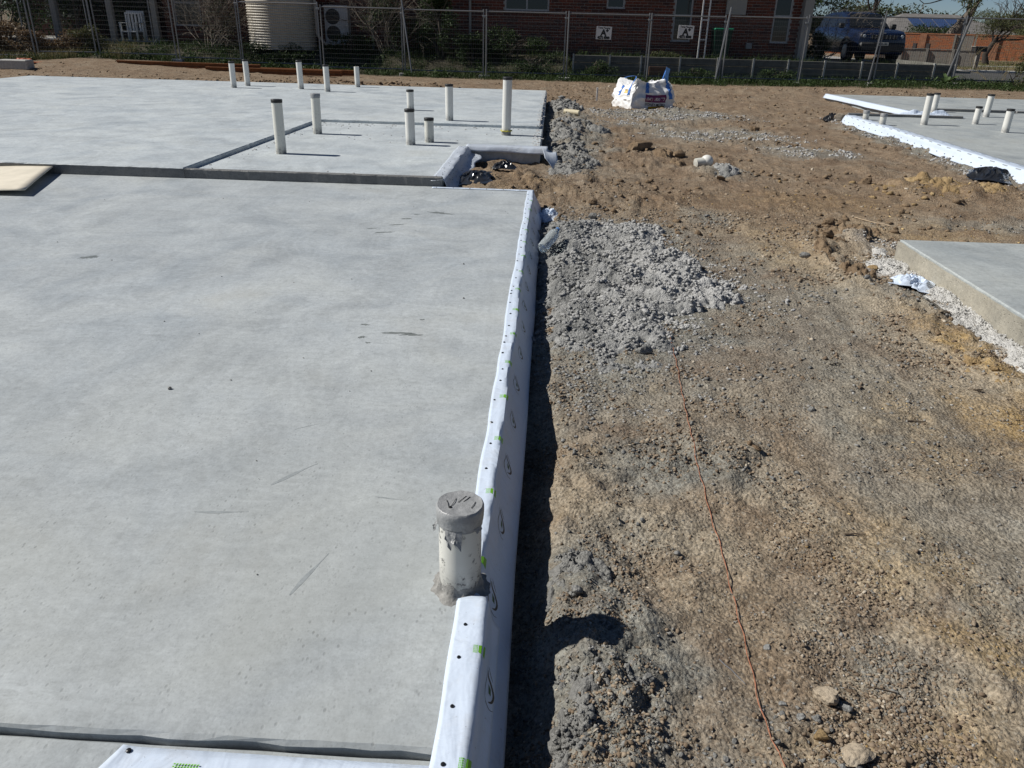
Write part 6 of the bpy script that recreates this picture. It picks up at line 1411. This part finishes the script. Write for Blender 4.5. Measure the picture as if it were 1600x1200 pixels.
tree('bare_tree', 'leafless tree with spreading branches behind the blue car', 13.2, 36.6, .0, [(13.2, 36.6, 0), (13.25, 36.6, 1.2), (13.3, 36.6, 2.0), (13.35, 36.5, 2.6)], .13, clumps(13.4, 36.6, 4.2, 2.6, 1.6, 1.4, 10, .4, .8, 11), 0, .1, None, M['bark_dark'], 12, 14)
tree('tall_tree', 'dark tree behind the hedge left of the blue car', 11.5, 44, .3, [(11.5, 44, .3), (11.6, 44, 2), (11.5, 44, 4)], .25, clumps(11.8, 44, 2.9, 2.6, 1.5, 2.2, 26, .5, .9, 14), 15000, .13, M['leaf_dark'], M['bark_dark'], 15)
# far house and hills
fh = thing('far_house', 'low grey roofed house with solar panels beyond the brick wall', 'house', (36, 82, .5)); M['greyroof'] = simple('grey tiled roof', (.17, .16, .15), .8, .2, 3)
MB().box(30, 42, 80, 88, 0, 1.6).build('wall', M['tanbrick'], fh); MB().add([(29.4, 79.4, 1.55), (42.6, 79.4, 1.55), (42.6, 88.6, 1.55), (29.4, 88.6, 1.55), (33.5, 84, 3.2), (38.5, 84, 3.2)], [(0, 1, 5, 4), (1, 2, 5), (2, 3, 4, 5), (3, 0, 4), (3, 2, 1, 0)]).build('roof', M['greyroof'], fh)
for k in range(4): x = 33.4+1.15*k; MB().add([(x, 80.6, 2.02), (x+1.05, 80.6, 2.02), (x+1.05, 82.6, 2.75), (x, 82.6, 2.75)], [(0, 1, 2, 3)]).build('solar_panel', simple('blue solar panel', (.04, .07, .16), .2), fh, thick=.04)
for i, (x, y, w, h_, mk, l) in enumerate([(27, 62, 3.5, 1.7, 'leaf_dark', 'dark shrubbery along the top of the orange brick wall, left part'), (34, 60, 3.5, 1.5, 'leaf_olive', 'olive shrubbery behind the round tree'), (38, 100, 8, 4.0, 'leaf_gum', 'far gum trees left of the far house'), (56, 105, 8, 4.2, 'leaf_gum', 'far gum trees right of the far house'), (24, 95, 6, 4.5, 'leaf_dark', 'dark far trees above the blue car roof'), (72, 120, 10, 4.5, 'leaf_olive', 'far olive trees at the right border')]):
    bush('far_tree' if y > 80 else 'shrubbery', l, x, y, w, 1.5 if y < 80 else 3, h_, 5200, .14 if y < 80 else .34, M[mk], 60+i, 'tree' if y > 80 else 'shrubbery', None, 4, 18)
hl = MB()
def hill(u, v):
    x = -500+1100*u; y = 330+60*v; return (x, y, -2+ (6.5+4.5*float(fbm(x, 0, 130, 3, 3)))*math.sin(math.pi*min(1, v*.5+.0)))
hl.grid(hill, 90, 8).build('hills', simple('wooded hills', (.045, .06, .035), .95, .4, .05), None, True); bpy.data.objects['hills']['kind'] = 'structure'; bpy.data.objects['hills']['label'] = 'low wooded hills on the horizon'
rg = np.random.default_rng(3); cl = []
for k in range(260):
    x = rg.uniform(-120, 330); v = rg.uniform(.3, 1); q = hill((x+500)/1100, v); cl.append((x, q[1], q[2]+1.0, 4.5, 3, 2.0, 1))
V, Fq = leaves(cl, 26000, 1.3, 5); o = link('far_wood', mesh_np('far_wood', V, Fq, M['leaf_gum'])); tag(o, 'far wooded ridge reading as one mass', kind='stuff')
for z, l in ((6.3, 'upper power line against the sky at the right'), (5.7, 'lower power line against the sky at the right')):
    o = MB().tube([(10+k*4.5, 70, z+.35*((k-5)/5)**2) for k in range(12)], .012, 4, False).build('power_line', M['darkcap'], None, False, (10, 70, z)); tag(o, l, 'power line')

# rusty timber at the back of the house slab, concrete block and orange mesh by the left fence
M['rust'] = simple('rusty steel', (.23, .095, .04), .8, .3, 9, .2)
for i, (x0, y0, x1, y1, l) in enumerate([(-12.6, 23.5, -8.3, 23.2, 'long rusty beam lying at the left below the twiggy bush'), (-9.8, 23.0, -5.9, 22.9, 'rusty beam lying nearer the slab behind the far pipes'), (-8.8, 23.6, -5.6, 23.5, 'rusty beam lying below the water tank, closest to the grass')]):
    z0 = float(g((x0+x1)/2, (y0+y1)/2)); A = Matrix.Translation((x0, y0, z0)) @ Matrix.Rotation(math.atan2(y1-y0, x1-x0), 4, 'Z'); L = math.dist((x0, y0), (x1, y1)); o = MB().box(0, L, -.06, .06, 0, .03, A).box(0, L, -.012, .012, .0305, .12, A).box(0, L, -.06, .06, .1205, .15, A).build('rusty_beam', M['rust'], None, False, (x0, y0, z0)); tag(o, l, 'beam', 'rusty beams behind the house slab')
z0 = float(g(-14.1, 21.5)); o = MB().rbox(-14.75, -13.95, 21.4, 21.75, z0, z0+.24, .02).build('concrete_block', M['footblock'], None, False, (-14.3, 21.5, z0)); tag(o, 'pale concrete block lying on the dirt below the left fence', 'concrete block')
crumple('safety_mesh', 'crumpled orange safety mesh lying in the grass above the concrete block', 'safety mesh', -15.3, -14.5, 22.5, 22.9, .12, simple('orange safety mesh', (.42, .10, .035), .6), 75)
tk_ = MB().box(2.9, 3.45, 25.3, 25.38, -.0, .30).build('brown_board', simple('brown board', (.17, .10, .065), .8), None, False, (3.2, 25.3, 0)); tag(tk_, 'brown board propped at the fence behind the bulk bag', 'board')
